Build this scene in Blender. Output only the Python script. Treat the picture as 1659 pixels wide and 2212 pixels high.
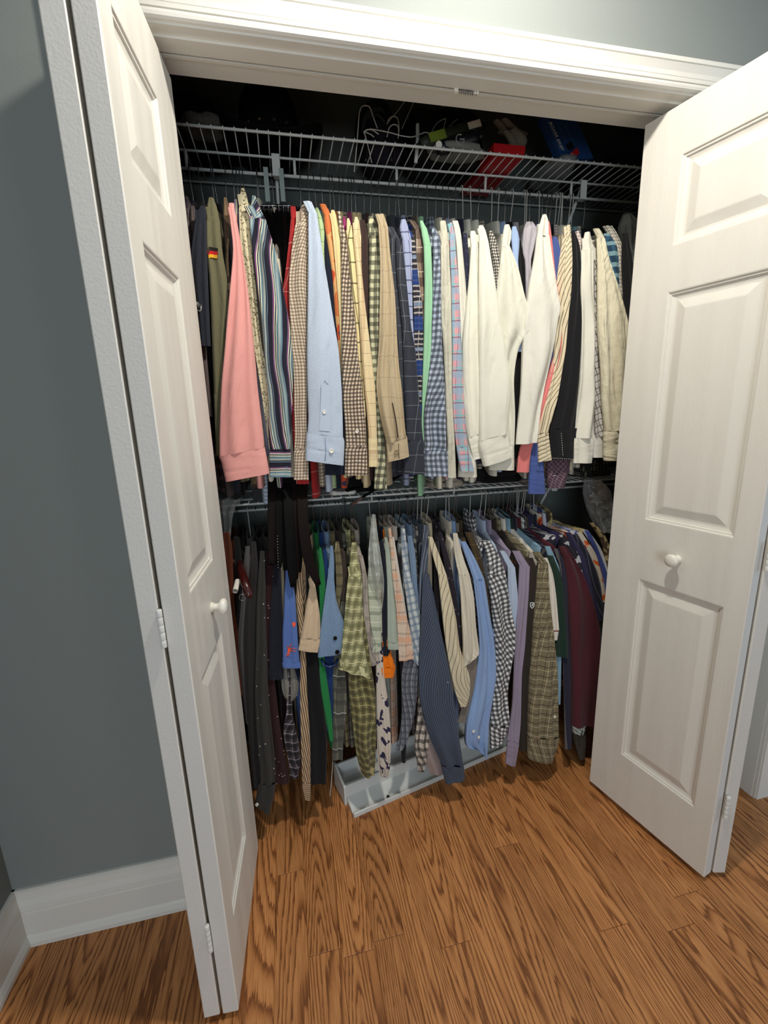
import bpy, math, random
from mathutils import Vector, Matrix
import numpy as np
for o in list(bpy.data.objects): bpy.data.objects.remove(o)
SC = bpy.context.scene
COL = SC.collection
random.seed(7)

# ------------------------------------------------------------------ camera
CX, CY, FPX, CAMZ = 829.5, 1106.0, 963.02, 1.3275
_d = np.array([960-CX, 5366-CY, FPX]); _d /= np.linalg.norm(_d)
_x = np.array([5442-CX, 747-CY, FPX]); _x -= _d*(_x@_d); _x /= np.linalg.norm(_x)
_up = -_d
_y = np.cross(_up, _x)
RW = np.stack([_x, _y, _up])              # rows: world axes seen from the camera
CAM = np.array([0.0, 0.0, CAMZ])
cam = bpy.data.cameras.new('camera'); camo = bpy.data.objects.new('camera', cam); COL.objects.link(camo)
right, down, fwd = RW[:, 0], RW[:, 1], RW[:, 2]
camo.matrix_world = Matrix(((right[0], -down[0], -fwd[0], CAM[0]), (right[1], -down[1], -fwd[1], CAM[1]),
                            (right[2], -down[2], -fwd[2], CAM[2]), (0, 0, 0, 1)))
cam.sensor_fit = 'VERTICAL'; cam.sensor_height = 24.0; cam.lens = 24.0*FPX/2212; cam.clip_start = 0.02
SC.camera = camo

# ------------------------------------------------------------------ world, lamps, exposure
SC.view_settings.view_transform = 'Standard'; SC.view_settings.look = 'None'
SC.view_settings.gamma = 1.0; SC.view_settings.use_curve_mapping = False
SC.view_settings.exposure = 0.0
w = bpy.data.worlds.new('world'); SC.world = w; w.use_nodes = True
w.node_tree.nodes['Background'].inputs[0].default_value = (0.62, 0.70, 0.78, 1)
w.node_tree.nodes['Background'].inputs[1].default_value = 0.085
def lamp(name, kind, loc, energy, color, size=0.07):
    l = bpy.data.lights.new(name, kind); l.energy = energy; l.color = color
    if kind == 'POINT': l.shadow_soft_size = size
    o = bpy.data.objects.new(name, l); COL.objects.link(o); o.location = loc
    return o
spot = lamp('ceiling_lamp', 'SPOT', (0.42, 0.60, 2.50), 67, (1.0, 0.95, 0.86))
spot.data.shadow_soft_size = 0.045; spot.data.spot_size = math.radians(176); spot.data.spot_blend = 1.0
spot.rotation_euler = Vector((0.0, 0.26, -1.0)).to_track_quat('-Z', 'Y').to_euler()
lamp('room_fill', 'POINT', (0.95, -1.0, 2.45), 9, (0.90, 0.95, 1.0), 0.14)  # added fill light behind the camera, not a known lamp of the room
win = lamp('window_daylight', 'AREA', (-0.45, -2.4, 1.25), 46, (0.80, 0.90, 1.0))
win.data.shape = 'RECTANGLE'; win.data.size = 1.2; win.data.size_y = 1.5
win.rotation_euler = (Vector((0.05, 1.0, -0.02))).to_track_quat('-Z', 'Y').to_euler()

hall = lamp('hall_daylight', 'AREA', (2.9, 0.0, 1.3), 15, (0.62, 0.82, 1.0))
hall.data.shape = 'RECTANGLE'; hall.data.size = 0.8; hall.data.size_y = 1.6
hall.rotation_euler = (Vector((-1.0, 0.65, -0.05))).to_track_quat('-Z', 'Y').to_euler()

# ------------------------------------------------------------------ helpers
def lin(c):
    r = []
    for v in c:
        v = v/255.0
        r.append(v/12.92 if v <= 0.04045 else ((v+0.055)/1.055)**2.4)
    return (r[0], r[1], r[2], 1.0)
def at(px, py, y):
    """the point at depth y that a pixel of the photograph looks at"""
    r = RW @ np.array([px-CX, py-CY, FPX])
    return Vector(CAM + r*(y/r[1]))
def link(o, parent=None):
    COL.objects.link(o)
    if parent is not None: o.parent = parent
    return o
def tag(o, label=None, cat=None, group=None, kind=None):
    if label: o['label'] = label
    if cat: o['category'] = cat
    if group: o['group'] = group
    if kind: o['kind'] = kind
    return o
def root(name, loc, label=None, cat=None, group=None, kind=None):
    o = bpy.data.objects.new(name, None); o.empty_display_size = 0.05; o.location = loc
    return tag(link(o), label, cat, group, kind)
def org(p):
    v = Vector((0, 0, 0))
    while p is not None:
        v += Vector(p.location); p = p.parent
    return v
def mesh(name, verts, faces, mat, parent=None, uvs=None, smooth=True, loc=None):
    """verts in world space; stored relative to the parent's (or the given) origin"""
    base = org(parent) + (Vector(loc) if loc is not None else Vector((0, 0, 0)))
    me = bpy.data.meshes.new(name)
    me.from_pydata([tuple(Vector(v)-base) for v in verts], [], faces)
    if mat is not None: me.materials.append(mat)
    if uvs is not None:
        ul = me.uv_layers.new(name='UVMap')
        for li, l in enumerate(me.loops): ul.data[li].uv = uvs[l.vertex_index]
    if smooth: me.polygons.foreach_set('use_smooth', [True]*len(me.polygons))
    me.update()
    o = bpy.data.objects.new(name, me)
    if loc is not None: o.location = loc
    return link(o, parent)
class MB:
    def __init__(s): s.v = []; s.f = []
    def add(s, vs, fs):
        n = len(s.v); s.v += [Vector(v) for v in vs]; s.f += [tuple(i+n for i in f) for f in fs]
    def box(s, a, b):
        (x0, y0, z0), (x1, y1, z1) = a, b
        s.add([(x0,y0,z0),(x1,y0,z0),(x1,y1,z0),(x0,y1,z0),(x0,y0,z1),(x1,y0,z1),(x1,y1,z1),(x0,y1,z1)],
              [(0,3,2,1),(4,5,6,7),(0,1,5,4),(1,2,6,5),(2,3,7,6),(3,0,4,7)])
    def tube(s, pts, r, n=6, caps=True):
        pts = [Vector(p) for p in pts]; rs = r if isinstance(r, (list, tuple)) else [r]*len(pts)
        vs = []; fs = []; prev = None
        for i, p in enumerate(pts):
            t = (pts[min(i+1, len(pts)-1)]-pts[max(i-1, 0)]).normalized()
            if prev is None:
                a = t.orthogonal().normalized()
            else:
                a = prev - t*prev.dot(t)
                a = a.normalized() if a.length > 1e-6 else t.orthogonal().normalized()
            prev = a; b = t.cross(a)
            for k in range(n):
                th = 2*math.pi*k/n
                vs.append(p + a*(rs[i]*math.cos(th)) + b*(rs[i]*math.sin(th)))
        for i in range(len(pts)-1):
            for k in range(n):
                fs.append((i*n+k, i*n+(k+1) % n, (i+1)*n+(k+1) % n, (i+1)*n+k))
        if caps:
            fs.append(tuple(range(n-1, -1, -1))); fs.append(tuple((len(pts)-1)*n+k for k in range(n)))
        s.add(vs, fs)
    def lathe(s, c, axis, prof, n=16):
        """prof: (radius, height along the axis)"""
        axis = Vector(axis).normalized(); a = axis.orthogonal().normalized(); b = axis.cross(a); c = Vector(c)
        vs = []; fs = []
        for (r, h) in prof:
            for k in range(n):
                th = 2*math.pi*k/n
                vs.append(c + axis*h + a*(r*math.cos(th)) + b*(r*math.sin(th)))
        for i in range(len(prof)-1):
            for k in range(n):
                fs.append((i*n+k, i*n+(k+1) % n, (i+1)*n+(k+1) % n, (i+1)*n+k))
        fs.append(tuple(range(n-1, -1, -1))); fs.append(tuple((len(prof)-1)*n+k for k in range(n)))
        s.add(vs, fs)
    def extrude(s, prof, a, b, cap=True):
        """prof: points (2D u,v); a,b: functions mapping (u,v) to the two ends"""
        n = len(prof); vs = [a(*p) for p in prof]+[b(*p) for p in prof]
        fs = [(i, (i+1) % n, n+(i+1) % n, n+i) for i in range(n)]
        if cap: fs += [tuple(range(n-1, -1, -1)), tuple(range(n, 2*n))]
        s.add(vs, fs)
    def grid(s, P, closed=False):
        nv = len(P); nu = len(P[0]); vs = [p for r in P for p in r]; fs = []
        for i in range(nv-1):
            for k in range(nu if closed else nu-1):
                fs.append((i*nu+k, i*nu+(k+1) % nu, (i+1)*nu+(k+1) % nu, (i+1)*nu+k))
        s.add(vs, fs)
    def build(s, name, mat, parent=None, smooth=False, loc=None):
        return mesh(name, s.v, s.f, mat, parent, smooth=smooth, loc=loc)
def crom(P, n):
    """resample a list of equal-length float tuples with a Catmull-Rom spline"""
    P = [np.array(p, float) for p in P]
    if len(P) == 2: return [P[0]+(P[1]-P[0])*t for t in np.linspace(0, 1, n)]
    d = [0.0]
    for i in range(1, len(P)): d.append(d[-1]+max(1e-5, np.linalg.norm(P[i]-P[i-1])))
    out = []
    for t in np.linspace(0, d[-1], n):
        i = 0
        while i < len(P)-2 and t > d[i+1]: i += 1
        u = (t-d[i])/(d[i+1]-d[i])
        p0 = P[i-1] if i > 0 else P[i]*2-P[i+1]; p1 = P[i]; p2 = P[i+1]; p3 = P[i+2] if i+2 < len(P) else P[i+1]*2-P[i]
        m1 = (p2-p0)*0.42; m2 = (p3-p1)*0.42
        if i > 0: m1 *= min(1.0, 1.6*(d[i+1]-d[i])/max(1e-6, d[i]-d[i-1]+0*u))
        if i+2 < len(P): m2 *= min(1.0, 1.6*(d[i+1]-d[i])/max(1e-6, d[i+2]-d[i+1]))
        u2 = u*u; u3 = u2*u
        out.append((2*u3-3*u2+1)*p1+(u3-2*u2+u)*m1+(-2*u3+3*u2)*p2+(u3-u2)*m2)
    return out

# ------------------------------------------------------------------ materials
MATS = {}
def new_mat(name):
    m = bpy.data.materials.new(name); m.use_nodes = True
    nt = m.node_tree; b = nt.nodes['Principled BSDF']
    return m, nt, b
def simple(name, rgb, rough=0.6, spec=0.3, metal=0.0, bump=0.0, bscale=200.0, var=0.0, vscale=6.0, emit=None):
    if name in MATS: return MATS[name]
    m, nt, b = new_mat(name); L = nt.links
    b.inputs['Base Color'].default_value = lin(rgb); b.inputs['Roughness'].default_value = rough
    b.inputs['Specular IOR Level'].default_value = spec; b.inputs['Metallic'].default_value = metal
    tc = nt.nodes.new('ShaderNodeTexCoord')
    if var > 0:
        n = nt.nodes.new('ShaderNodeTexNoise'); n.inputs['Scale'].default_value = vscale; n.inputs['Detail'].default_value = 4
        L.new(tc.outputs['Object'], n.inputs['Vector'])
        mx = nt.nodes.new('ShaderNodeMix'); mx.data_type = 'RGBA'
        c = lin(rgb); mx.inputs[6].default_value = tuple(v*(1-var) for v in c[:3])+(1,); mx.inputs[7].default_value = tuple(min(1, v*(1+var)) for v in c[:3])+(1,)
        L.new(n.outputs['Fac'], mx.inputs[0]); L.new(mx.outputs[2], b.inputs['Base Color'])
    if bump > 0:
        n = nt.nodes.new('ShaderNodeTexNoise'); n.inputs['Scale'].default_value = bscale; n.inputs['Detail'].default_value = 3
        L.new(tc.outputs['Object'], n.inputs['Vector'])
        bp = nt.nodes.new('ShaderNodeBump'); bp.inputs['Strength'].default_value = bump; bp.inputs['Distance'].default_value = 0.002
        L.new(n.outputs['Fac'], bp.inputs['Height']); L.new(bp.outputs['Normal'], b.inputs['Normal'])
    MATS[name] = m
    return m
def fabric(name, base, su=(), sv=(), rot=0.0, shear=0.0, noise=0.06, mottle=None, rough=0.9, spec=0.12, weave=1.0, spots=None):
    """woven cloth on UVs in metres; su / sv: (period, width, colour, alpha[, offset]) stripes along / across the cloth"""
    m, nt, b = new_mat(name); L = nt.links; N = nt.nodes
    uv = N.new('ShaderNodeUVMap'); mp = N.new('ShaderNodeMapping'); mp.inputs['Rotation'].default_value[2] = math.radians(rot)
    L.new(uv.outputs['UV'], mp.inputs['Vector'])
    # a little wander so that the weave follows the cloth
    nz = N.new('ShaderNodeTexNoise'); nz.inputs['Scale'].default_value = 9.0; nz.inputs['Detail'].default_value = 1.0
    L.new(uv.outputs['UV'], nz.inputs['Vector'])
    va = N.new('ShaderNodeVectorMath'); va.operation = 'MULTIPLY_ADD'; va.inputs[1].default_value = (0.012, 0.010, 0)
    L.new(nz.outputs['Color'], va.inputs[0]); L.new(mp.outputs['Vector'], va.inputs[2])
    sp = N.new('ShaderNodeSeparateXYZ'); L.new(va.outputs['Vector'], sp.inputs[0])
    col = None
    rgb = N.new('ShaderNodeRGB'); rgb.outputs[0].default_value = lin(base); col = rgb.outputs[0]
    def M(op, a, bb, c=None):
        n = N.new('ShaderNodeMath'); n.operation = op
        if hasattr(a, 'is_linked'): L.new(a, n.inputs[0])
        else: n.inputs[0].default_value = a
        if bb is not None:
            if hasattr(bb, 'is_linked'): L.new(bb, n.inputs[1])
            else: n.inputs[1].default_value = bb
        return n.outputs[0]
    def mix(f, c, mode='MIX'):
        nonlocal col
        mx = N.new('ShaderNodeMix'); mx.data_type = 'RGBA'; mx.blend_type = mode
        L.new(f, mx.inputs[0]); L.new(col, mx.inputs[6]); mx.inputs[7].default_value = c
        col = mx.outputs[2]
    if mottle:
        n2 = N.new('ShaderNodeTexNoise'); n2.inputs['Scale'].default_value = mottle[0]; n2.inputs['Detail'].default_value = 2
        L.new(uv.outputs['UV'], n2.inputs['Vector'])
        for (thr, c) in mottle[1]:
            f = M('GREATER_THAN', n2.outputs['Fac'], thr); mix(f, lin(c))
    if spots:
        for (scale, thr, c) in spots:
            v = N.new('ShaderNodeTexVoronoi'); v.inputs['Scale'].default_value = scale
            L.new(uv.outputs['UV'], v.inputs['Vector'])
            f = M('LESS_THAN', v.outputs['Distance'], thr); mix(f, lin(c))
    for ax, ss in ((0, su), (1, sv)):
        for s in ss:
            per, wd, c, al = s[:4]; off = s[4] if len(s) > 4 else 0.0
            t = M('ADD', sp.outputs[ax], off+50*per); t = M('DIVIDE', t, per); t = M('FRACT', t, None)
            t = M('LESS_THAN', t, wd/per); t = M('MULTIPLY', t, al); mix(t, lin(c))
    if noise > 0:
        n3 = N.new('ShaderNodeTexNoise'); n3.inputs['Scale'].default_value = 300.0; n3.inputs['Detail'].default_value = 2
        L.new(uv.outputs['UV'], n3.inputs['Vector'])
        hs = N.new('ShaderNodeHueSaturation'); L.new(col, hs.inputs['Color'])
        v = M('MULTIPLY', n3.outputs['Fac'], noise*4); v = M('ADD', v, 1-noise*2); L.new(v, hs.inputs['Value']); col = hs.outputs[0]
    L.new(col, b.inputs['Base Color'])
    b.inputs['Roughness'].default_value = rough; b.inputs['Specular IOR Level'].default_value = spec
    b.inputs['Sheen Weight'].default_value = 0.08; b.inputs['Sheen Roughness'].default_value = 0.6
    n4 = N.new('ShaderNodeTexNoise'); n4.inputs['Scale'].default_value = 30.0; n4.inputs['Detail'].default_value = 5.0
    L.new(uv.outputs['UV'], n4.inputs['Vector'])
    bp = N.new('ShaderNodeBump'); bp.inputs['Strength'].default_value = 0.35*weave; bp.inputs['Distance'].default_value = 0.004
    ms = N.new('ShaderNodeMapping'); ms.inputs['Scale'].default_value = (26.0, 5.0, 1.0); L.new(uv.outputs['UV'], ms.inputs['Vector'])
    n5 = N.new('ShaderNodeTexNoise'); n5.inputs['Scale'].default_value = 1.0; n5.inputs['Detail'].default_value = 2.5; n5.inputs['Distortion'].default_value = 0.6
    L.new(ms.outputs['Vector'], n5.inputs['Vector'])
    b5 = N.new('ShaderNodeBump'); b5.inputs['Strength'].default_value = 0.5*weave; b5.inputs['Distance'].default_value = 0.012
    L.new(n5.outputs['Fac'], b5.inputs['Height'])
    L.new(n4.outputs['Fac'], bp.inputs['Height']); L.new(b5.outputs['Normal'], bp.inputs['Normal']); L.new(bp.outputs['Normal'], b.inputs['Normal'])
    MATS[name] = m
    return m
def film(name, tint=(235, 240, 240), fac=0.35):
    m, nt, b = new_mat(name); N = nt.nodes; L = nt.links
    tr = N.new('ShaderNodeBsdfTransparent'); gl = N.new('ShaderNodeBsdfGlossy'); gl.inputs['Roughness'].default_value = 0.12
    gl.inputs['Color'].default_value = lin(tint); df = N.new('ShaderNodeBsdfDiffuse'); df.inputs['Color'].default_value = lin(tint)
    m1 = N.new('ShaderNodeMixShader'); m1.inputs[0].default_value = 0.5; L.new(gl.outputs[0], m1.inputs[1]); L.new(df.outputs[0], m1.inputs[2])
    fr = N.new('ShaderNodeLayerWeight'); fr.inputs['Blend'].default_value = 0.3
    mm = N.new('ShaderNodeMath'); mm.operation = 'MULTIPLY_ADD'; mm.inputs[1].default_value = 0.5; mm.inputs[2].default_value = fac*0.4
    L.new(fr.outputs['Facing'], mm.inputs[0])
    m2 = N.new('ShaderNodeMixShader'); L.new(mm.outputs[0], m2.inputs[0]); L.new(tr.outputs[0], m2.inputs[1]); L.new(m1.outputs[0], m2.inputs[2])
    n = N.new('ShaderNodeTexNoise'); n.inputs['Scale'].default_value = 28; n.inputs['Detail'].default_value = 4
    tc = N.new('ShaderNodeTexCoord'); L.new(tc.outputs['Object'], n.inputs['Vector'])
    bp = N.new('ShaderNodeBump'); bp.inputs['Strength'].default_value = 1.0; bp.inputs['Distance'].default_value = 0.02
    L.new(n.outputs['Fac'], bp.inputs['Height']); L.new(bp.outputs[0], gl.inputs['Normal']); L.new(bp.outputs[0], df.inputs['Normal'])
    L.new(m2.outputs[0], N['Material Output'].inputs['Surface'])
    return m
def wood_floor():
    m, nt, b = new_mat('oak_floor'); N = nt.nodes; L = nt.links
    oi = N.new('ShaderNodeObjectInfo'); tc = N.new('ShaderNodeTexCoord')
    geo = N.new('ShaderNodeNewGeometry')
    sc = N.new('ShaderNodeVectorMath'); sc.operation = 'MULTIPLY'; sc.inputs[1].default_value = (9.0, 0.55, 1.0); L.new(geo.outputs['Position'], sc.inputs[0])
    rr = N.new('ShaderNodeMath'); rr.operation = 'MULTIPLY'; rr.inputs[1].default_value = 37.0; L.new(oi.outputs['Random'], rr.inputs[0])
    cb = N.new('ShaderNodeCombineXYZ'); L.new(rr.outputs[0], cb.inputs[0]); L.new(rr.outputs[0], cb.inputs[2])
    ad = N.new('ShaderNodeVectorMath'); ad.operation = 'ADD'; L.new(sc.outputs[0], ad.inputs[0]); L.new(cb.outputs[0], ad.inputs[1])
    n1 = N.new('ShaderNodeTexNoise'); n1.inputs['Scale'].default_value = 1.0; n1.inputs['Detail'].default_value = 1.2; n1.inputs['Roughness'].default_value = 0.4
    L.new(ad.outputs[0], n1.inputs['Vector'])
    # jagged edge of the rings
    sc2 = N.new('ShaderNodeVectorMath'); sc2.operation = 'MULTIPLY'; sc2.inputs[1].default_value = (260.0, 14.0, 1.0); L.new(geo.outputs['Position'], sc2.inputs[0])
    n2 = N.new('ShaderNodeTexNoise'); n2.inputs['Scale'].default_value = 1.0; n2.inputs['Detail'].default_value = 3.0; L.new(sc2.outputs[0], n2.inputs['Vector'])
    k = N.new('ShaderNodeMath'); k.operation = 'MULTIPLY'; k.inputs[1].default_value = 40.0; L.new(n1.outputs['Fac'], k.inputs[0])
    k2 = N.new('ShaderNodeMath'); k2.operation = 'MULTIPLY_ADD'; k2.inputs[1].default_value = 0.9; L.new(n2.outputs['Fac'], k2.inputs[0]); L.new(k.outputs[0], k2.inputs[2])
    fr = N.new('ShaderNodeMath'); fr.operation = 'FRACT'; L.new(k2.outputs[0], fr.inputs[0])
    rp = N.new('ShaderNodeValToRGB'); e = rp.color_ramp.elements
    e[0].position = 0.0; e[0].color = lin((196, 134, 80)); e[1].position = 1.0; e[1].color = lin((192, 128, 76))
    for p, c in ((0.40, (202, 140, 86)), (0.62, (186, 124, 72)), (0.78, (138, 86, 47)), (0.90, (122, 74, 39)), (0.955, (186, 124, 72))):
        q = e.new(p); q.color = lin(c)
    L.new(fr.outputs[0], rp.inputs[0])
    mx = N.new('ShaderNodeMix'); mx.data_type = 'RGBA'; mx.blend_type = 'MULTIPLY'; mx.inputs[0].default_value = 0.55
    rp2 = N.new('ShaderNodeValToRGB'); rp2.color_ramp.elements[0].position = 0.35; rp2.color_ramp.elements[0].color = (0.50, 0.42, 0.36, 1)
    rp2.color_ramp.elements[1].position = 0.58; rp2.color_ramp.elements[1].color = (1, 1, 1, 1)
    L.new(n2.outputs['Fac'], rp2.inputs[0]); L.new(rp.outputs[0], mx.inputs[6]); L.new(rp2.outputs[0], mx.inputs[7])
    hs = N.new('ShaderNodeHueSaturation'); L.new(mx.outputs[2], hs.inputs['Color'])
    v = N.new('ShaderNodeMath'); v.operation = 'MULTIPLY_ADD'; v.inputs[1].default_value = 0.22; v.inputs[2].default_value = 0.88; L.new(oi.outputs['Random'], v.inputs[0])
    L.new(v.outputs[0], hs.inputs['Value']); L.new(hs.outputs[0], b.inputs['Base Color'])
    b.inputs['Roughness'].default_value = 0.42; b.inputs['Specular IOR Level'].default_value = 0.35
    bp = N.new('ShaderNodeBump'); bp.inputs['Strength'].default_value = 0.12; bp.inputs['Distance'].default_value = 0.001
    L.new(n2.outputs['Fac'], bp.inputs['Height']); L.new(bp.outputs[0], b.inputs['Normal'])
    return m
def door_white():
    m, nt, b = new_mat('door_white'); N = nt.nodes; L = nt.links
    b.inputs['Base Color'].default_value = lin((226, 222, 212)); b.inputs['Roughness'].default_value = 0.42; b.inputs['Specular IOR Level'].default_value = 0.35
    tc = N.new('ShaderNodeTexCoord')
    sc = N.new('ShaderNodeVectorMath'); sc.operation = 'MULTIPLY'; sc.inputs[1].default_value = (14, 14, 1.6); L.new(tc.outputs['Object'], sc.inputs[0])
    n = N.new('ShaderNodeTexNoise'); n.inputs['Scale'].default_value = 1.0; n.inputs['Detail'].default_value = 1.0; L.new(sc.outputs[0], n.inputs['Vector'])
    k = N.new('ShaderNodeMath'); k.operation = 'MULTIPLY'; k.inputs[1].default_value = 22; L.new(n.outputs['Fac'], k.inputs[0])
    s = N.new('ShaderNodeMath'); s.operation = 'FRACT'; L.new(k.outputs[0], s.inputs[0])
    sc2 = N.new('ShaderNodeVectorMath'); sc2.operation = 'MULTIPLY'; sc2.inputs[1].default_value = (500, 500, 22); L.new(tc.outputs['Object'], sc2.inputs[0])
    n2 = N.new('ShaderNodeTexNoise'); n2.inputs['Scale'].default_value = 1.0; L.new(sc2.outputs[0], n2.inputs['Vector'])
    a = N.new('ShaderNodeMath'); a.operation = 'MULTIPLY_ADD'; a.inputs[1].default_value = 0.8; L.new(n2.outputs['Fac'], a.inputs[0]); L.new(s.outputs[0], a.inputs[2])
    bp = N.new('ShaderNodeBump'); bp.inputs['Strength'].default_value = 0.30; bp.inputs['Distance'].default_value = 0.0012
    L.new(a.outputs[0], bp.inputs['Height']); L.new(bp.outputs[0], b.inputs['Normal'])
    return m
FLOOR = wood_floor(); DOORW = door_white()
TRIM = simple('trim_white', (224, 222, 214), 0.32, 0.5, bump=0.05, bscale=60)
EDGE = simple('door_edge_white', (214, 212, 206), 0.6, 0.25, bump=0.22, bscale=230)
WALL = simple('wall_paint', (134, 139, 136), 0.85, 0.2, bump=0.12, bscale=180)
CLOSET = simple('closet_wall_shaded', (100, 106, 102), 0.9, 0.15, bump=0.1, bscale=150)  # wall colour darkened to carry the shade inside the closet
CEIL = simple('ceiling_white', (205, 202, 195), 0.95, 0.1)
WIRE = simple('white_vinyl_wire', (205, 208, 204), 0.4, 0.4)
CHROME = simple('chrome', (150, 150, 150), 0.22, 0.5, 1.0)
BLACKP = simple('black_flock', (16, 16, 17), 0.8, 0.15)
BLACKW = simple('black_wire', (28, 28, 30), 0.35, 0.5)
WWIRE = simple('white_hanger_wire', (196, 194, 186), 0.45, 0.4)
WOOD = simple('reddish_hanger_wood', (112, 44, 24), 0.35, 0.4, var=0.25, vscale=30)
DARKW = simple('dark_hanger_wood', (58, 16, 14), 0.25, 0.5, var=0.25, vscale=30)
KNOBW = simple('knob_white', (232, 228, 216), 0.25, 0.5)
HINGE = simple('painted_hinge', (222, 222, 216), 0.35, 0.5, bump=0.3, bscale=300)
BUTTONW = simple('button_white', (236, 232, 220), 0.3, 0.5)
LEATHERB = simple('black_leather', (8, 7, 7), 0.7, 0.12, bump=0.3, bscale=250)
LEATHERD = simple('brown_leather', (20, 12, 10), 0.7, 0.12, bump=0.3, bscale=250, var=0.2)

# ------------------------------------------------------------------ the room shell
XL, XR = -0.285, 1.240            # opening
YF, YB, YC = 1.085, 1.214, 1.690  # wall front face, wall back face, closet back wall
HZ, CZ = 2.050, 2.62
fl = MB(); fl.box((-0.90, -2.6, -0.06), (3.2, 1.80, -0.012)); floor = fl.build('floor', FLOOR); floor['kind'] = 'structure'
PW = 0.0825
def plank_mesh(L):
    m = MB(); c = 0.0012
    x0, x1, y0, y1, z0, z1 = 0.0002, PW-0.0002, 0.0003, L-0.0003, -0.012, 0.0
    m.add([(x0,y0,z0),(x1,y0,z0),(x1,y1,z0),(x0,y1,z0),(x0,y0,z1-c),(x1,y0,z1-c),(x1,y1,z1-c),(x0,y1,z1-c),
           (x0+c,y0+c,z1),(x1-c,y0+c,z1),(x1-c,y1-c,z1),(x0+c,y1-c,z1)],
          [(0,1,5,4),(1,2,6,5),(2,3,7,6),(3,0,4,7),(4,5,9,8),(5,6,10,9),(6,7,11,10),(7,4,8,11),(8,9,10,11)])
    me = bpy.data.meshes.new('plank'); me.from_pydata([tuple(v) for v in m.v], [], m.f); me.materials.append(FLOOR)
    return me
PLANKS = {L: plank_mesh(L) for L in (0.98, 1.3, 1.6, 2.0)}
for i in range(34):
    x = -0.785+i*PW; y = -0.9-random.random()*0.5
    while y < 1.70:
        L = random.choice((0.98, 1.3, 1.6, 2.0))
        o = bpy.data.objects.new('plank', PLANKS[L]); o.location = (x, y, 0); link(o, floor); y += L

wm = MB()
wm.box((-0.80, YF, 0), (XL-0.012, YB, CZ)); wm.box((XR+0.012, YF, 0), (1.60, YB, CZ)); wm.box((XL-0.012, YF, HZ+0.018), (XR+0.012, YB, CZ))
wm.build('wall_front', WALL)['kind'] = 'structure'
m = MB(); m.box((-0.90, -2.6, 0), (-0.765, YB, CZ)); m.build('wall_left', WALL)['kind'] = 'structure'
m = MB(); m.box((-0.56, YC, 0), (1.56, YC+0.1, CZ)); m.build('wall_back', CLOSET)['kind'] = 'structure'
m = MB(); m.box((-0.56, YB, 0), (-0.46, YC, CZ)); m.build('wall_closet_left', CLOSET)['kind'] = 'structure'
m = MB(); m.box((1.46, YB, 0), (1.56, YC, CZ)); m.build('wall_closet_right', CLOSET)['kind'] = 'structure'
m = MB(); m.box((-0.90, -2.6, CZ), (3.2, 1.80, CZ+0.08)); m.build('ceiling', CEIL)['kind'] = 'structure'

# door lining (jamb), with the slot of the sliding track in its head
m = MB()
m.box((XL-0.012, YF-0.004, 0), (XL, YB, HZ+0.018)); m.box((XR, YF-0.004, 0), (XR+0.012, YB, HZ+0.018))
m.box((XL, YF-0.004, HZ), (XR, YF+0.022, HZ+0.018)); m.box((XL, YF+0.022, HZ-0.004), (XR, 1.1455, HZ+0.018))
m.box((XL, 1.1520, HZ-0.004), (XR, 1.160, HZ+0.018)); m.box((XL, 1.160, HZ), (XR, YB, HZ+0.018)); m.box((XL, 1.1455, HZ+0.014), (XR, 1.1520, HZ+0.018))
jamb = m.build('trim_1', TRIM); tag(jamb, kind='structure')
# spring guide sitting in the slot
sg = root('spring_guide', at(1010, 190, 1.149), 'small metal spring guide in the track slot over the closet opening', 'bracket')
gx = at(1010, 190, 1.149).x
m = MB()
pts = []
for k in range(60):
    th = k*math.pi/3; pts.append((gx-0.022+0.044*k/59, 1.149+0.0045*math.cos(th), HZ-0.006+0.0045*math.sin(th)))
m.tube(pts, 0.0009, 5); m.build('spring', CHROME, sg, True)
for xa, xb in ((0.014, 0.026), (-0.034, -0.024)):
    m = MB(); m.box((gx+xa, 1.145, HZ-0.010), (gx+xb, 1.153, HZ-0.002)); m.build('guide_block', KNOBW, sg)

# casing around the opening: profile (distance from the opening, thickness)
CP = [(0.004, 0.0), (0.004, 0.010), (0.007, 0.014), (0.012, 0.0155), (0.0165, 0.0150), (0.0172, 0.0128), (0.0182, 0.0128), (0.0190, 0.0160),
      (0.0262, 0.0165), (0.0270, 0.0138), (0.0282, 0.0138), (0.0290, 0.0150), (0.038, 0.0155), (0.047, 0.0185), (0.0525, 0.0205), (0.0532, 0.0180), (0.0545, 0.0180), (0.0552, 0.0212), (0.062, 0.0215), (0.0655, 0.019), (0.0655, 0.0)]
W_C = 0.0655
def casing(name, a, b):
    m = MB(); m.extrude(CP, a, b); o = m.build(name, TRIM); o['kind'] = 'structure'
casing('trim_2', lambda u, t: (XL-u, YF-t, HZ+u), lambda u, t: (XR+u, YF-t, HZ+u))
casing('trim_3', lambda u, t: (XL-u, YF-t, 0), lambda u, t: (XL-u, YF-t, HZ+u))
casing('trim_4', lambda u, t: (XR+u, YF-t, 0), lambda u, t: (XR+u, YF-t, HZ+u))
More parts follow.
